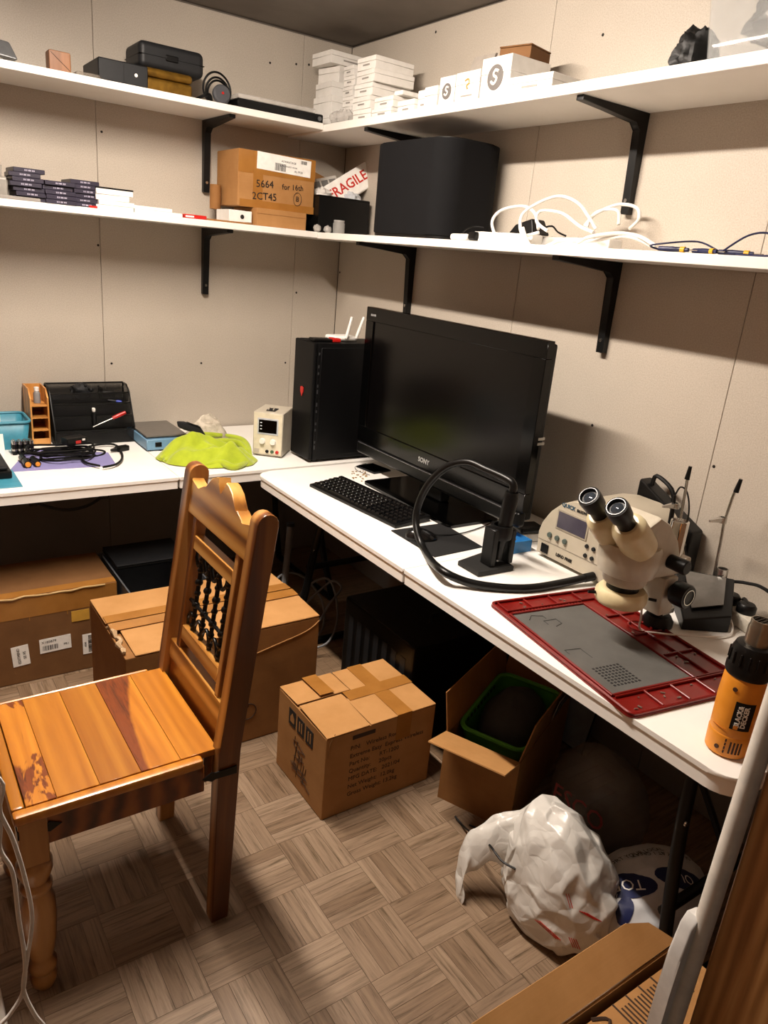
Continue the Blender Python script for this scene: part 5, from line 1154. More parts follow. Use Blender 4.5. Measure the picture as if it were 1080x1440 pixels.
# television
TX, TY0, TY1, TZ0, TZ1 = -.34, -1.845, -.822, .80, 1.412
tv = thing('television', 'large black flat screen television standing on the table', 'television', (-.30, -1.33, TZ))
TA = Vector((-.30, -1.33, TZ))
def tp_(m, n_, mt, par=None): return m.build(n_, mt, par or tv, at=TA)
tp_(MB().span((TX + .012, TY0 + .012, TZ0 + .02), (TX + .06, TY1 - .012, TZ1 - .01), .008, 2), 'back_shell', BLACKP)
tp_(MB().hull([(TX + .058, -1.68, .86), (TX + .11, -1.62, .90), (TX + .11, -1.05, .90), (TX + .058, -.99, .86), (TX + .058, -1.68, 1.36), (TX + .11, -1.62, 1.30), (TX + .11, -1.05, 1.30), (TX + .058, -.99, 1.36)], .01), 'rear_housing', BLACKP)
bz_ = .055
for n_, a_, b_ in (('bezel_top', (TX, TY0, TZ1 - bz_), (TX + .03, TY1, TZ1)), ('bezel_bottom', (TX, TY0, TZ0 + .055), (TX + .03, TY1, TZ0 + .12)), ('bezel_side', (TX, TY1 - bz_, TZ0 + .12), (TX + .03, TY1, TZ1 - bz_)), ('bezel_side', (TX, TY0, TZ0 + .12), (TX + .03, TY0 + bz_, TZ1 - bz_))): tp_(MB().span(a_, b_, .0015), n_, pm('bezel_gloss', '030303', .15, spec=.3))
tp_(MB().span((TX + .006, TY0 + bz_, TZ0 + .12), (TX + .012, TY1 - bz_, TZ1 - bz_)), 'screen', pm('screen_panel', '050404', .2, c2='050404', spec=.3))
tp_(MB().span((TX - .006, TY0 + .005, TZ0), (TX + .03, TY1 - .005, TZ0 + .054), .012, 3), 'speaker_bar', pm('speaker_bar', '070707', .35, spec=.3))
tp_(MB().span((TX - .0085, TY0 + .02, TZ0 + .046), (TX - .002, TY1 - .02, TZ0 + .0505), .001), 'silver_strip', pm('dark_silver', '77777a', .25, .8))
Ft = frame((TX - .0004, 0, 0), (0, -1, 0), (0, 0, 1))
LG = pm('logo_silver', 'b9b9bb', .3, .5)
for t_, s_, y_, z_ in (('SONY', .026, -1.30, TZ0 + .085), ('BRAVIA', .011, -.875, TZ1 - .03)):
    o = text_mesh(t_, s_, LG, tv, Matrix.Translation(-TA) @ Ft @ T(-y_, z_, 0), name='logo', bold=.0006)
for k in range(2): tp_(MB().span((TX + .02, TY0 - .0012, 1.10 - k * .016), (TX + .05, TY0 + .001, 1.109 - k * .016)), 'side_port', STEEL)
tp_(MB().span((TX + .02, -1.40, TZ + .012), (TX + .07, -1.26, TZ0 + .06), .006), 'stand_neck', BLACKP)
st = tp_(MB().prism([(x_, y_) for x_, y_ in rrect(-.452, -1.62, -.21, -1.06, .02)], TZ + .0005, TZ + .011, bev=.002), 'stand_base', GLOSS)
# keyboard
K0 = zp(435, 681, .745); K1 = zp(556, 740, .745); uk = (K1 - K0); uk.z = 0; Lk = uk.length; uk.normalize(); vk = Vector((-uk.y, uk.x, 0))
Mk = frame((K0.x, K0.y, TZ + .0003), uk, vk); kb = thing('keyboard', 'black computer keyboard in front of the television', 'keyboard')
Wk = .165
MB().hull([(0, 0, 0), (Lk, 0, 0), (Lk, Wk, 0), (0, Wk, 0), (0, 0, .012), (Lk, 0, .012), (Lk, Wk, .024), (0, Wk, .024)], .003).build('case', BLACKP, kb, M=Mk)
kc = MB().hull([(-.5, -.5, 0), (.5, -.5, 0), (.5, .5, 0), (-.5, .5, 0), (-.4, -.36, 1), (.4, -.36, 1), (.4, .42, 1), (-.4, .42, 1)]).build('key', pm('key_black', '0c0c0d', .22)); KM = kc.data; bpy.data.objects.remove(kc)
ncol = 21; kw = (Lk - .02) / ncol; kh = (Wk - .03) / 6
for r_ in range(6):
    c_ = 0
    while c_ < ncol:
        wk = 1
        if r_ == 0 and c_ == 4: wk = 6
        if r_ in (1, 2) and c_ in (0, 12): wk = 2
        if (c_ in (14, 17)) and wk == 1: c_ += .25; wk = .75
        o = bpy.data.objects.new('key', KM); COL.objects.link(o); o.parent = kb
        o.matrix_local = Mk @ T(.01 + (c_ + wk / 2) * kw, .012 + (r_ + .5) * kh + (.004 if r_ == 5 else 0), .0125 + .012 * (r_ + .5) / 6) @ Matrix.Diagonal((kw * wk - .003, kh - .003, .007, 1))
        c_ += wk
# key legends read as small pale marks
for i in range(5):
    for j in range(14):
        MB().box((.01 + (j + .5) * kw - .003, .012 + (i + .6) * kh, .0205 + .012 * (i + .5) / 6), (.0035, .004, .0005)).build('legend', pm('legend_grey', 'a8a8a8', .5), kb, M=Mk)
# mouse mat, mouse
mp = [zp(550, 747, TZ), zp(611, 784, TZ), zp(678, 770, TZ), zp(622, 737, TZ)]
tag(MB().hull([p + Vector((0, 0, .0004)) for p in mp] + [p + Vector((0, 0, .004)) for p in mp]).build('mouse_mat', pm('black_mat', '0c0c0d', .75, bmp=.2, bs=500)), 'thin black mouse mat beside the hot air stand', 'mat')
ms = thing('mouse', 'black computer mouse on the mouse mat', 'mouse', (*zp(592, 757, TZ + .005).xy, TZ + .0045), -.5)
def mfn(u, v_):
    th, ph = PI * .5 * u, 2 * PI * v_; return Vector((.055 * math.sin(th) * math.cos(ph), .032 * math.sin(th) * math.sin(ph), .001 + .034 * math.cos(th) * (1 - .25 * math.cos(ph) * math.sin(th))))
MB().grid(mfn, 10, 24, wrap=True).build('shell', pm('mouse_black', '0e0e0f', .22), ms); MB().cyl((-.03, -.004, .027), (-.03, .004, .027), .009, n=14).build('wheel', DARKG, ms)
tag(MB().tube([zp(612, 752, TZ + .012), zp(635, 752, TZ + .006), zp(660, 747, TZ + .004), zp(690, 735, TZ + .004), zp(700, 720, TZ + .004)], .0022, 6, smooth=6).build('mouse_cable', BLACKR), 'thin black mouse cable running towards the television', 'cable')
pf = thing('phone_board', 'dark flat phone panel lying under the television corner', 'panel', (*zp(525, 660, TZ).xy, TZ + .0003), .15)
MB().span((-.05, -.06, 0), (.05, .06, .007), .003).build('body', DARKG, pf); MB().span((-.045, -.055, .0072), (.045, .055, .008)).build('glass', GLOSS, pf)
tag(MB().tube([zp(520, 668, TZ + .003), zp(503, 662, TZ + .006), zp(500, 656, TZ + .01), zp(515, 652, TZ + .008)], .0012, 5, smooth=5).build('thin_wire', BLACKR), 'thin black wire curling beside the flat phone panel', 'wire')
rr = random.Random(8); cm = MB()
for k in range(22):
    p = zp(506 + rr.gauss(0, 7), 667 + rr.gauss(0, 4), TZ); cm.box((p.x, p.y, TZ + .002), (.004 + .006 * rr.random(), .003 + .004 * rr.random(), .003), 0, 1)
o = cm.build('crumbs', pm('crumb_tan', 'a58a63', .8)); tag(o, 'scattered tan crumbs beside the keyboard', 'crumbs'); o['kind'] = 'stuff'

# ------------------------------------------------------------------ hot air handle in its stand, hose
hs = thing('handle_stand', 'black stand with a square base holding the hot air handle', 'stand')
bp_ = [zp(643, 795, TZ), zp(672, 812, TZ), zp(722, 803, TZ), zp(690, 778, TZ)]
MB().hull([p + Vector((0, 0, .0003)) for p in bp_] + [p + Vector((0, 0, .016)) for p in bp_], .003).build('base', pm('rough_black_iron', '151412', .7, bmp=.4, bs=120), hs)
hc = (bp_[1] + bp_[2] + bp_[3] * 1.2) / 3.2; hxy = (-.525, -1.945)
MB().span((hxy[0] - .048, hxy[1] - .024, TZ + .016), (hxy[0] - .026, hxy[1] + .024, TZ + .135), .003).build('upright', BLACKM, hs)
MB().span((hxy[0] + .026, hxy[1] - .024, TZ + .016), (hxy[0] + .046, hxy[1] + .024, TZ + .128), .003).build('upright', BLACKM, hs)
MB().lathe([(.024, .10), (.034, .10), (.036, .108), (.036, .132), (.033, .142), (.024, .142)], 20, M=T(hxy[0], hxy[1], TZ)).build('collar', BLACKM, hs)
ha = thing('hot_air_handle', 'black hot air handle standing upright with a curved hose', 'heat tool')
MB().lathe([(.001, .03), (.013, .03), (.014, .09), (.020, .10), (.0215, .16), (.0225, .235), (.019, .25), (.001, .25)], 20, M=T(hxy[0], hxy[1], TZ, .06, .03)).build('grip', BLACKP, ha)
MB().lathe([(.001, .025), (.0105, .025), (.0105, .029), (.001, .029)], 14, M=T(hxy[0], hxy[1], TZ)).build('nozzle', STEEL, ha)
MB().box((hxy[0] - .033, hxy[1] - .0182, TZ + .075), (.006, .001, .02)).build('brass_tab', pm('brass_tab', 'b4832f', .35, .6), ha)
top = T(hxy[0], hxy[1], TZ, .06, .03) @ Vector((0, 0, .245))
H_ = [top, top + Vector((-.004, .005, .035)), xp(683, 660, -.54), xp(657, 650, -.56), xp(628, 657, -.585), xp(602, 682, -.605), xp(587, 715, -.62), xp(586, 745, -.635), xp(597, 775, -.655), zp(618, 800, TZ + .04), zp(655, 818, TZ + .02), zp(700, 826, TZ + .0125), zp(745, 827, TZ + .0125), zp(790, 820, TZ + .014), zp(826, 812, TZ + .024)]
MB().tube(H_, .0122, 12, smooth=6).build('hose', pm('black_hose', '080808', .35, spec=.35), ha)
e = H_[-1]; d_ = (H_[-1] - H_[-2]).normalized(); MB().cyl(e - d_ * .012, e + d_ * .022, .0135, n=14).build('hose_end', BLACKR, ha)

# ------------------------------------------------------------------ hot air station
qx = -.325
qs = thing('rework_station', 'cream hot air rework station with a grey display', 'rework station', (-.20, -2.10, TZ)); QA = Vector((-.20, -2.10, TZ))
out = [(-1.915, .012), (-1.912, .085), (-1.922, .12), (-1.950, .165), (-1.985, .198), (-2.03, .222), (-2.09, .235), (-2.17, .235), (-2.22, .225), (-2.26, .19), (-2.285, .14), (-2.292, .085), (-2.29, .012)]
def yz(x_): return Matrix(((0, 0, 1, x_), (1, 0, 0, 0), (0, 1, 0, TZ), (0, 0, 0, 1)))
def qp(m, n_, mt, par=None): return m.build(n_, mt, par or qs, at=QA)
CRM = pm('station_cream', 'b3aa98', .4, c2='aaa08e', ns=8)
qp(MB().prism(out, .012, .24, M=yz(qx), bev=.004), 'case', CRM)
fpq = qp(MB().prism([((y_ + 2.1) * .985 - 2.1, z_ * .985 + .001) for y_, z_ in out], 0, .0125, M=yz(qx), bev=.003), 'front_panel', pm('station_front', 'bdb4a2', .35, c2='b4ab98', ns=8))
for x_ in (.03, .2):
    for y_ in (-1.94, -2.26): qp(MB().cyl((qx + x_, y_, TZ), (qx + x_, y_, TZ + .013), .01, n=10), 'foot', BLACKR)
Fq = frame((qx - .0006, 0, TZ), (0, -1, 0), (0, 0, 1))
def fz(a, b_): p = xp(a, b_, qx); return -p.y, p.z - TZ
def fq(px0, px1, dz0, dz1, n_, mt, th=.0015, bev=0):
    qp(MB().span((px0, dz0, 0), (px1, dz1, th), bev, M=Fq), n_, mt, fpq)
l0 = fz(786, 741); l1 = fz(826, 740)
fq(1.982, 2.108, .118, .182, 'display_bezel', pm('bezel_tan', 'a89f8d', .4), .002, .001); fq(1.988, 2.102, .124, .176, 'display', pm('lcd_grey', '4a4652', .2), .003)
for k in range(3): qp(MB().lathe([(.001, .006), (.008, .006), (.009, .001), (.001, .001)], 16, M=Fq @ T(1.965 + k * .032, .088 , 0)), 'button', pm('green_grey_button', '54605a', .4), fpq)
for k in range(3): fq(1.957 + k * .032, 1.973 + k * .032, .066, .070, 'button_print', GREYC, .001)
fq(1.938, 1.968, .022, .052, 'power_switch', BLACKP, .004, .001)
qp(MB().tube([(1.915, .062, 0), (2.28, .062, 0)], .0012, 5, M=Fq), 'groove', pm('groove_tan', '8b8272', .6), fpq)
for k in range(4): qp(MB().lathe([(.001, .005), (.006, .005), (.007, .001), (.001, .001)], 12, M=Fq @ T(2.115 + (k % 2) * .026, .105 - (k // 2) * .03, 0)), 'jack', DARKG, fpq)
for t_, s_, x_, z_ in (('QUICK', .017, 2.02, .2), ('861DW', .013, 2.075, .199), ('LEAD FREE', .014, 2.035, .035)):
    text_mesh(t_, s_, pm('blue_grey_ink', '3b5a6e', .5) if t_ == 'QUICK' else INK, fpq, Matrix.Translation(-QA) @ Fq @ T(x_, z_, .0008), bold=.0005)
# black case behind the station
bh = thing('tool_case', 'black ribbed tool case behind the rework station', 'case', (-.045, -2.17, TZ))
MB().hull([(-.035, -.12, 0), (.03, -.12, 0), (.03, .10, 0), (-.035, .10, 0), (-.03, -.12, .175), (.03, -.12, .175), (.03, .10, .285), (-.03, .10, .285)], .008).build('body', BLACKP, bh)
for k in range(6): MB().box((-.0335, -.1 + k * .035, .10), (.003, .006, .16), .001).build('rib', DARKG, bh)
MB().tube([(0, .07, .268), (0, .06, .30), (0, .0, .275), (0, -.02, .228)], .007, 8, smooth=4).build('handle', BLACKR, bh)
# blue parts tray, adapter
bt_ = thing('parts_tray', 'small blue plastic tray of screws behind the handle stand', 'tray', (-.375, -1.835, TZ), -.05)
m = MB(); m.span((-.055, -.05, 0), (.06, .055, .004)); 
for a_, b_ in (((-.055, -.05, .004), (-.052, .055, .04)), ((.057, -.05, .004), (.06, .055, .04)), ((-.052, -.05, .004), (.057, -.047, .04)), ((-.052, .052, .004), (.057, .055, .04))): m.span(a_, b_)
m.build('tray', BLUE, bt_)
for k in range(7): MB().box((-.0556, -.04 + k * .013, .02), (.0015, .006, .02)).build('slot', pm('slot_navy', '12324e', .6), bt_)
rr = random.Random(2)
for k in range(10):
    t = thing('screw', 'tiny brass screw lying in the blue parts tray', 'screw', (-.375 + rr.uniform(-.04, .035), -1.835 + rr.uniform(-.035, .035), TZ + .0075 + .003 * k), rr.uniform(0, 3), 'brass screws in the blue tray')
    BR = pm('brass_screw', 'b98a45', .35, .7); MB().cyl((0, 0, 0), (.016, 0, 0), .002, n=6).build('shank', BR, t); MB().cyl((-.002, 0, 0), (0, 0, 0), .004, n=8).build('head', BR, t)
wa = thing('power_adapter', 'white and black power adapter between television and rework station', 'adapter', (-.235, -1.80, TZ), -.2)
MB().span((-.06, -.035, 0), (.05, .035, .032), .008, 2).build('body', WHITEP, wa); MB().span((-.062, -.037, .0325), (.03, .03, .055), .008, 2).build('black_top', BLACKP, wa)
tag(MB().tube([zp(735, 690, .78), zp(760, 708, .77), zp(790, 722, .76), zp(810, 732, .75), (-.10, -1.9, TZ + .006)], .003, 6, smooth=6).build('grey_wire', WHITEP), 'thin pale wire trailing from behind the television', 'wire')

# ------------------------------------------------------------------ red repair mat
A_ = Vector((-.726, -2.138, TZ)); U_ = Vector((-.157, -.988, 0)); V_ = Vector((.988, -.157, 0))
Mm = Matrix(((V_.x, -U_.x, 0, A_.x), (V_.y, -U_.y, 0, A_.y), (0, 0, 1, TZ + .0004), (0, 0, 0, 1)))   # local x = across to the wall, local -y = along
REDM = pm('red_silicone', '7a130e', .3, c2='680d09', ns=12)
mt_ = thing('repair_mat', 'red silicone repair mat with a grey work area', 'mat')
LM, WM = .556, .385
MB().prism(rrect(0, -LM, WM, 0, .018), 0, .004).build('base_sheet', REDM, mt_, M=Mm)
def wallm(a, b_, h_=.0105, n_='rib'): MB().span((a[0], a[1], .004), (b_[0], b_[1], h_), .0012).build(n_, REDM, mt_, M=Mm)
MB().tube([(p[0], p[1], .008) for p in rrect(.004, -LM + .004, WM - .004, -.004, .016)], .0042, 6, closed=True).build('outer_rim', REDM, mt_, M=Mm)
g = (.022, .262, -.472, -.082)        # grey work area
for a, b_ in (((g[0] - .008, g[2] - .006), (g[0] - .002, g[3] + .006)), ((g[1] + .002, g[2] - .006), (g[1] + .008, g[3] + .006)), ((g[0] - .002, g[3] + .002), (g[1] + .002, g[3] + .008)), ((g[0] - .002, g[2] - .008), (g[1] + .002, g[2] - .002))): wallm(a, b_)
GM = pm('grey_silicone', '5c5b58', .55, c2='52514e', ns=10, bmp=.1, bs=300)
wkp = MB().span((g[0], g[2], .004), (g[1], g[3], .0072), .0015).build('work_area', GM, mt_, M=Mm)
for k in range(8):
    for j in range(8): MB().box((g[0] + .03 + k * .0105, g[2] + .025 + j * .0105, .0074), (.006, .006, .0006)).build('dimple', pm('dimple_black', '151515', .8), wkp, M=Mm)
DKG = pm('mat_outline', '2d2c2a', .7)
for pts in ([(.05, -.12), (.07, -.10), (.10, -.11), (.10, -.125)], [(.085, -.155), (.085, -.135), (.125, -.135), (.125, -.16), (.1, -.17)], [(.04, -.30), (.04, -.28), (.085, -.285), (.085, -.33)]): MB().tube([(x_, y_, .0074) for x_, y_ in pts], .0012, 5).build('outline_mark', DKG, wkp, M=Mm)
for k in range(4): wallm((.02 + k * .085, -.06), (.025 + k * .085, -.01))
wallm((.02, -.063), (.27, -.058)); 
for k in range(22): wallm((.03 + k * .0105, -.076), (.035 + k * .0105, -.066), .0085, 'tooth')
for k in range(5): wallm((.275, -.06 - k * .105), (.372, -.055 - k * .105))
wallm((.318, -.48), (.323, -.06))
for x_ in (.10, .18, .26): wallm((x_, -.545), (x_ + .005, -.485))
wallm((.02, -.487), (.37, -.482))
MB().tube([(.325 + .03 * math.cos(i * PI / 8), -.235 + .03 * math.sin(i * PI / 8), .009) for i in range(16)], .003, 6, closed=True).build('round_well', REDM, mt_, M=Mm)
rr = random.Random(31); dm = MB()
for k in range(26):
    x_, y_ = rr.choice(((rr.uniform(.03, .37), rr.uniform(-.54, -.49)), (rr.uniform(.28, .37), rr.uniform(-.5, -.1)), (rr.uniform(.03, .25), rr.uniform(-.055, -.015))))
    dm.box((0, 0, 0), (.003 + .008 * rr.random(), .002 + .003 * rr.random(), .002), M=T(x_, y_, .0065, 0, 0, rr.uniform(0, 3)))
o = dm.build('solder_scraps', pm('solder_grey', '8a8378', .4, .5), mt_, M=Mm); o['kind'] = 'stuff'

# ------------------------------------------------------------------ stereo microscope
mc = thing('microscope', 'cream stereo microscope with two black eyepieces over the mat', 'microscope', (-.38, -2.43, TZ + .008)); MA = Vector(mc.location)
def mpz(m, n_, mt, par=None): return m.build(n_, mt, par or mc, at=MA)
PXY = (-.38, -2.43)
mpz(MB().lathe([(.001, TZ + .008), (.040, TZ + .008), (.040, TZ + .022), (.032, TZ + .036), (.018, TZ + .038), (.001, TZ + .038)], 24, M=T(*PXY, 0)), 'pillar_foot', BLACKP)
mpz(MB().lathe([(.001, TZ + .036), (.016, TZ + .036), (.016, .94), (.023, .942), (.023, 1.038), (.019, 1.04), (.019, 1.03), (.001, 1.03)], 24, M=T(*PXY, 0)), 'pillar', CHROME)
mpz(MB().span((-.455, -2.475, .80), (-.40, -2.395, .905), .006, 2).span((-.43, -2.465, .905), (-.345, -2.392, .945), .006, 2), 'focus_block', CREAM)
mpz(MB().span((-.405, -2.455, .78), (-.352, -2.405, .80), .003), 'lower_clamp', STEEL)
for s_ in (-1, 1):
    y0_ = -2.435 + s_ * .042
    mpz(MB().lathe([(.001, 0), (.016, 0), (.016, .008), (.030, .010), (.032, .016), (.032, .046), (.029, .05), (.001, .05)], 24, M=T(-.425, y0_, .872, -s_ * PI / 2)), 'focus_knob', BLACKP)
    o = mpz(MB().lathe([(.019, .0505), (.0215, .0505), (.0215, .052), (.019, .052)], 24, M=T(-.425, y0_, .872, -s_ * PI / 2)), 'knob_ring', STEEL)
    mpz(MB().lathe([(.001, 0), (.010, 0), (.018, .004), (.019, .05), (.016, .054), (.001, .054)], 20, M=T(-.478, -2.435 + s_ * .048, .965, -s_ * PI / 2)), 'zoom_knob', BLACKP)
HX, HY = -.565, -2.43
mpz(MB().lathe([(.001, .902), (.050, .902), (.054, .91), (.055, .925), (.070, .932), (.076, .958), (.076, .992), (.070, 1.006), (.001, 1.010)], 36, M=T(HX, HY, 0)), 'zoom_body', CREAM)
mpz(MB().prism([(-.60, .93), (-.44, .915), (-.425, .955), (-.455, 1.015), (-.50, 1.062), (-.545, 1.085), (-.60, 1.06), (-.625, 1.01)], -.056, .056, M=frame((0, HY, 0), (1, 0, 0), (0, 0, 1)), bev=.01), 'head_housing', CREAM)
mpz(MB().lathe([(.001, .884), (.040, .884), (.040, .903), (.001, .903)], 28, M=T(HX, HY, 0)), 'lens_ring', BLACKP)
mpz(MB().lathe([(.028, .846), (.058, .846), (.064, .856), (.064, .874), (.056, .884), (.042, .8845), (.028, .8845)], 36, M=T(HX, HY, 0)), 'ring_light', CREAM2)
for a_ in (2.6, -.9, .5):
    mpz(MB().cyl((HX + .066 * math.cos(a_), HY + .066 * math.sin(a_), .868), (HX + .085 * math.cos(a_), HY + .085 * math.sin(a_), .868), .004, n=8), 'clamp_screw', BLACKP)
mpz(MB().tube([(HX + .005, HY, .846), (HX + .005, HY, .83)], .024, 20), 'objective', BLACKP)
for s_ in (-1, 1):
    ex = Matrix.Translation((-.600, HY - .002 + s_ * .037, 1.025)) @ Euler((0, -PI / 4 - .03, s_ * -.03)).to_matrix().to_4x4()
    mpz(MB().lathe([(.001, -.02), (.042, -.02), (.043, .012), (.042, .058), (.039, .070), (.028, .08), (.001, .08)], 28, M=ex), 'prism_housing', CREAM2)
    o = mpz(MB().lathe([(.001, .078), (.0215, .078), (.0215, .105), (.026, .112), (.028, .142), (.0265, .152), (.020, .154), (.018, .146), (.001, .144)], 28, M=ex), 'eyepiece', BLACKP)
    mpz(MB().lathe([(.0185, .1475), (.021, .1545), (.0225, .1545), (.0225, .152)], 24, M=ex), 'eyepiece_ring', pm('dull_ring', '6d6d6e', .4, .6), o); mpz(MB().lathe([(.001, .1448), (.017, .1448), (.010, .1478), (.001, .149)], 20, M=ex), 'eyepiece_lens', pm('lens_glass', '3a4048', .04, .3), o)
mpz(MB().tube([(HX + .05, HY - .03, .85), (HX + .075, HY - .02, .80), (HX + .10, HY - .01, TZ + .014), (HX + .13, HY - .04, TZ + .012), (HX + .20, HY - .09, TZ + .012), (HX + .31, HY - .13, TZ + .006), (HX + .36, HY - .11, TZ + .02), (HX + .36, HY - .08, TZ + .05)], .0028, 6, smooth=6), 'lamp_cord', WHITEP)

# ------------------------------------------------------------------ iron stand with two rods
sn = thing('soldering_stand', 'black and chrome soldering iron stand with two tall rods', 'stand')
q = [Vector((-.335, -2.475, TZ)), Vector((-.225, -2.545, TZ)), Vector((-.105, -2.465, TZ)), Vector((-.155, -2.30, TZ))]
tz_ = (.03, .05, .105, .085)
MB().hull([p + Vector((0, 0, .0003)) for p in q] + [p + Vector((0, 0, tz_[i])) for i, p in enumerate(q)], .004).build('body', BLACKP, sn)
c0 = sum(q, Vector()) / 4; pl4 = []
for i, p in enumerate(q): pl4.append(p.lerp(c0, .35) + Vector((0, 0, tz_[i] * .78 + .067 * .35 + .006)))
MB().quad(*pl4, th=.003).build('chrome_plate', pm('worn_chrome', '8d8b88', .3, .9), sn)
MB().lathe([(.013, 0), (.016, 0), (.016, .03), (.013, .03)], 14, M=T(q[2].x - .02, q[2].y + .03, TZ + .098)).build('rod_socket', STEEL, sn)
r2 = [xp(1003, 815, -.125), xp(1008, 790, -.125), xp(1013, 765, -.125), xp(1018, 735, -.125), xp(1030, 700, -.125), xp(1036, 685, -.125)]
MB().tube(r2, .0042, 8).build('rod', STEEL, sn); MB().tube([xp(1035, 692, -.125), xp(1042, 674, -.125)], [.0075, .005], 10).build('rod_tip', BLACKP, sn)
r1 = [xp(947, 800, -.155), xp(955, 740, -.155), xp(964, 690, -.155), xp(967, 672, -.155)]
MB().tube([Vector((r1[0].x, r1[0].y, TZ + .08)), *r1], .0042, 8).build('rod', STEEL, sn); MB().tube([xp(966, 674, -.155), xp(971, 656, -.155)], [.0075, .005], 10).build('rod_tip', BLACKP, sn)
for (a_, b_, xx, rd) in ((1016, 731, -.125, 1), (950, 711, -.155, 1)):
    c_ = xp(a_, b_, xx); o = MB().lathe([(.0075, -.008), (.012, -.008), (.012, .008), (.0075, .008)], 14, M=T(*c_)).build('clip', STEEL, sn)
    MB().hull([c_ + Vector(v_) for v_ in ((-.05, .006, -.003), (-.008, -.006, -.006), (-.008, .008, -.006), (-.05, .01, -.003), (-.05, .006, .003), (-.008, -.006, .008), (-.008, .008, .008), (-.05, .01, .003))]).build('clip_jaw', STEEL, sn)
si = thing('soldering_iron', 'slim black soldering iron clipped to the stand rod behind pillar', 'soldering iron')
MB().tube([xp(949, 697, -.16), xp(946, 715, -.16), xp(941, 745, -.16), xp(938, 765, -.16)], [.004, .007, .008, .005], 10).build('grip', BLACKP, si)
MB().tube([xp(949, 697, -.16), xp(957, 685, -.14), xp(966, 692, -.12), xp(969, 715, -.12), xp(965, 745, -.12), xp(963, 770, -.12), xp(970, 800, -.12)], .0025, 6, smooth=6).build('cord', BLACKR, si)

# ------------------------------------------------------------------ plug strip, heat gun
p0 = zp(1004, 828, TZ + .04); p1 = zp(1085, 880, TZ + .04); dv = (p1 - p0); dv.z = 0; L0 = dv.length; dv.normalize()
pst = thing('power_strip', 'cream power strip with three black plugs by the wall', 'socket', (p0.x, p0.y, TZ))
Ms = frame((0, 0, 0), dv, Vector((-dv.y, dv.x, 0)))
MB().span((0, -.045, .0003), (L0 + .12, .012, .04), .006, 2).build('body', pm('strip_cream', 'd9d3c4', .4), pst, M=Ms)
for k in range(3):
    t = thing('mains_plug', ('round black plug pushed into the power strip beside the soldering stand', 'black plug in the middle socket of the power strip', 'black plug in the power strip nearest the heat gun')[k], 'plug', p0 + dv * (.025 + k * .062) + Vector((-dv.y, dv.x, 0)) * -.016 + Vector((0, 0, .0)))
    t.location.z = TZ + .0403
    MB().lathe([(.001, 0), (.024, 0), (.026, .004), (.026, .018), (.02, .026), (.001, .027)], 20, M=T(0, 0, 0)).build('plug_body', BLACKP, t)
    MB().tube([(.0, .0, .018), (.025, .022, .02), (.05, .04, .012)], [.010, .008, .004], 8, smooth=3).build('cord_end', BLACKR, t)
tag(MB().tube([(q[2].x, q[2].y + .02, TZ + .085), xp(1020, 818, -.10), xp(1050, 820, -.08), xp(1085, 835, -.08), (-.06, -2.75, TZ + .01)], .005, 8, smooth=6).build('black_lead', BLACKR), 'thick black lead running from soldering stand along the wall', 'cable')
hg = thing('heat_gun', 'orange and black heat gun standing upright on its end', 'heat gun', (-.715, -2.845, TZ)); HA_ = Vector((-.715, -2.845, TZ))
lean = T(*HA_, -.0, .03, 0)
def hp_(m, n_, mt, par=None): return m.build(n_, mt, par or hg, M=Matrix.Translation(-HA_) @ lean)
sc_ = 1.0
hp_(MB().lathe([(.001, .0008), (.036, .0008), (.040, .004), (.041, .03), (.0415, .045), (.0395, .048), (.0405, .055), (.042, .12), (.0405, .165), (.036, .178), (.001, .178)], 32), 'body', ORANGE)
hp_(MB().lathe([(.001, .172), (.040, .172), (.0425, .178), (.0425, .19), (.040, .195), (.040, .222), (.035, .236), (.028, .238), (.001, .238)], 32), 'collar', BLACKP)
for k in range(16):
    a_ = 2 * PI * k / 16; hp_(MB().box((.0405 * math.cos(a_), .0405 * math.sin(a_), .209), (.004, .004, .026), .001), 'collar_rib', BLACKP)
hp_(MB().lathe([(.001, .23), (.0225, .23), (.0225, .272), (.0205, .278), (.0205, .288), (.018, .288), (.018, .282), (.001, .282)], 28), 'nozzle', pm('heated_steel', 'a39a8c', .3, .9))
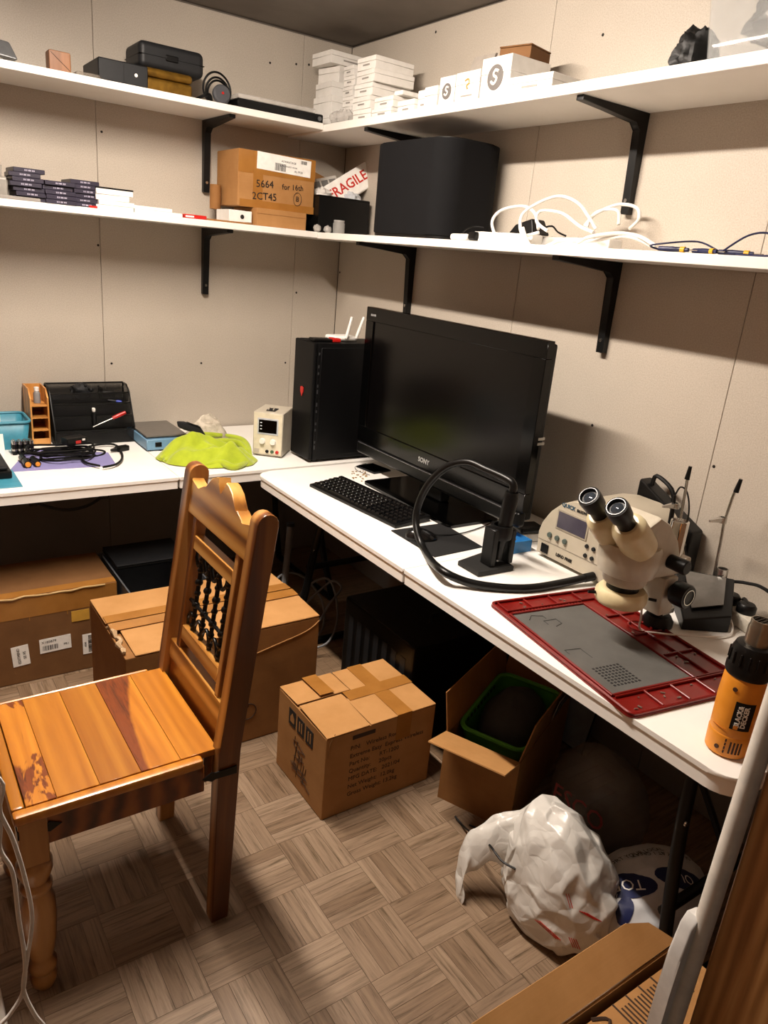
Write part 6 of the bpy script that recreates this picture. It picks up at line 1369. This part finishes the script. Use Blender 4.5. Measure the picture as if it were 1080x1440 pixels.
for k in range(4): hp_(MB().box((0, -.012 + k * .008, .2855), (.034 - abs(k - 1.5) * .006, .002, .004)), 'nozzle_vane', pm('vane_dark', '3a342e', .5, .6))
def face(az): return T(0, 0, 0, 0, 0, az) @ frame((.0412, 0, 0), (0, 1, 0), (0, 0, 1))
def curved(n_, mt, a0, a1, z0, z1, r_, par=None, th=.0018):
    nn = 8; m = MB(); V = []
    for i in range(nn + 1):
        a_ = a0 + (a1 - a0) * i / nn; V.append([m.bm.verts.new((rr_ * math.cos(a_), rr_ * math.sin(a_), z_)) for rr_, z_ in ((r_, z0), (r_ + th, z0), (r_ + th, z1), (r_, z1))])
    for i in range(nn):
        for j in range(4): m.bm.faces.new((V[i][j], V[i][(j + 1) % 4], V[i + 1][(j + 1) % 4], V[i + 1][j]))
    m.bm.faces.new(V[0][::-1]); m.bm.faces.new(V[-1]); return hp_(m, n_, mt, par)
AV = -2.86                                       # azimuth of the side turned to the room
lbp_ = curved('badge', BLACKP, AV + .05, AV + .95, .068, .128, .0405)
for t_, s_, z_, az in (('BLACK&', .0125, 0, .32), ('DECKER', .0125, 0, .58)):
    M_ = Matrix.Translation(-HA_) @ lean @ T(0, 0, 0, 0, 0, AV + az) @ frame((.0432, 0, .098), (0, 0, 1), (0, -1, 0)); text_mesh(t_, s_, PAPER, lbp_, M_, bold=.0004)
hp_(MB().box((.0432, 0, 0), (.001, .008, .008), M=T(0, 0, .074, 0, 0, AV + .3)), 'badge_mark', ORANGE, lbp_)
for k in range(4): curved('vent_slot', pm('vent_dark', '3a1d08', .7), AV + .28 + k * .16, AV + .36 + k * .16, .014, .040, .0405, None, .0012)
for k in range(4): curved('vent_slot', pm('vent_dark', '3a1d08', .7), AV + .05, AV + .12, .012 + k * .0085, .018 + k * .0085, .0407, None, .0012)
for z_, az in ((.15, -.15), (.02, -.25)): hp_(MB().cyl((.0405, 0, 0), (.0425, 0, 0), .0045, n=12, M=T(0, 0, z_, 0, 0, AV + az)), 'screw_hole', pm('vent_dark', '3a1d08', .7))
curved('panel_line', pm('orange_dark', 'c66d10', .5), AV - .75, AV - .02, .062, .0632, .0418, None, .0008)
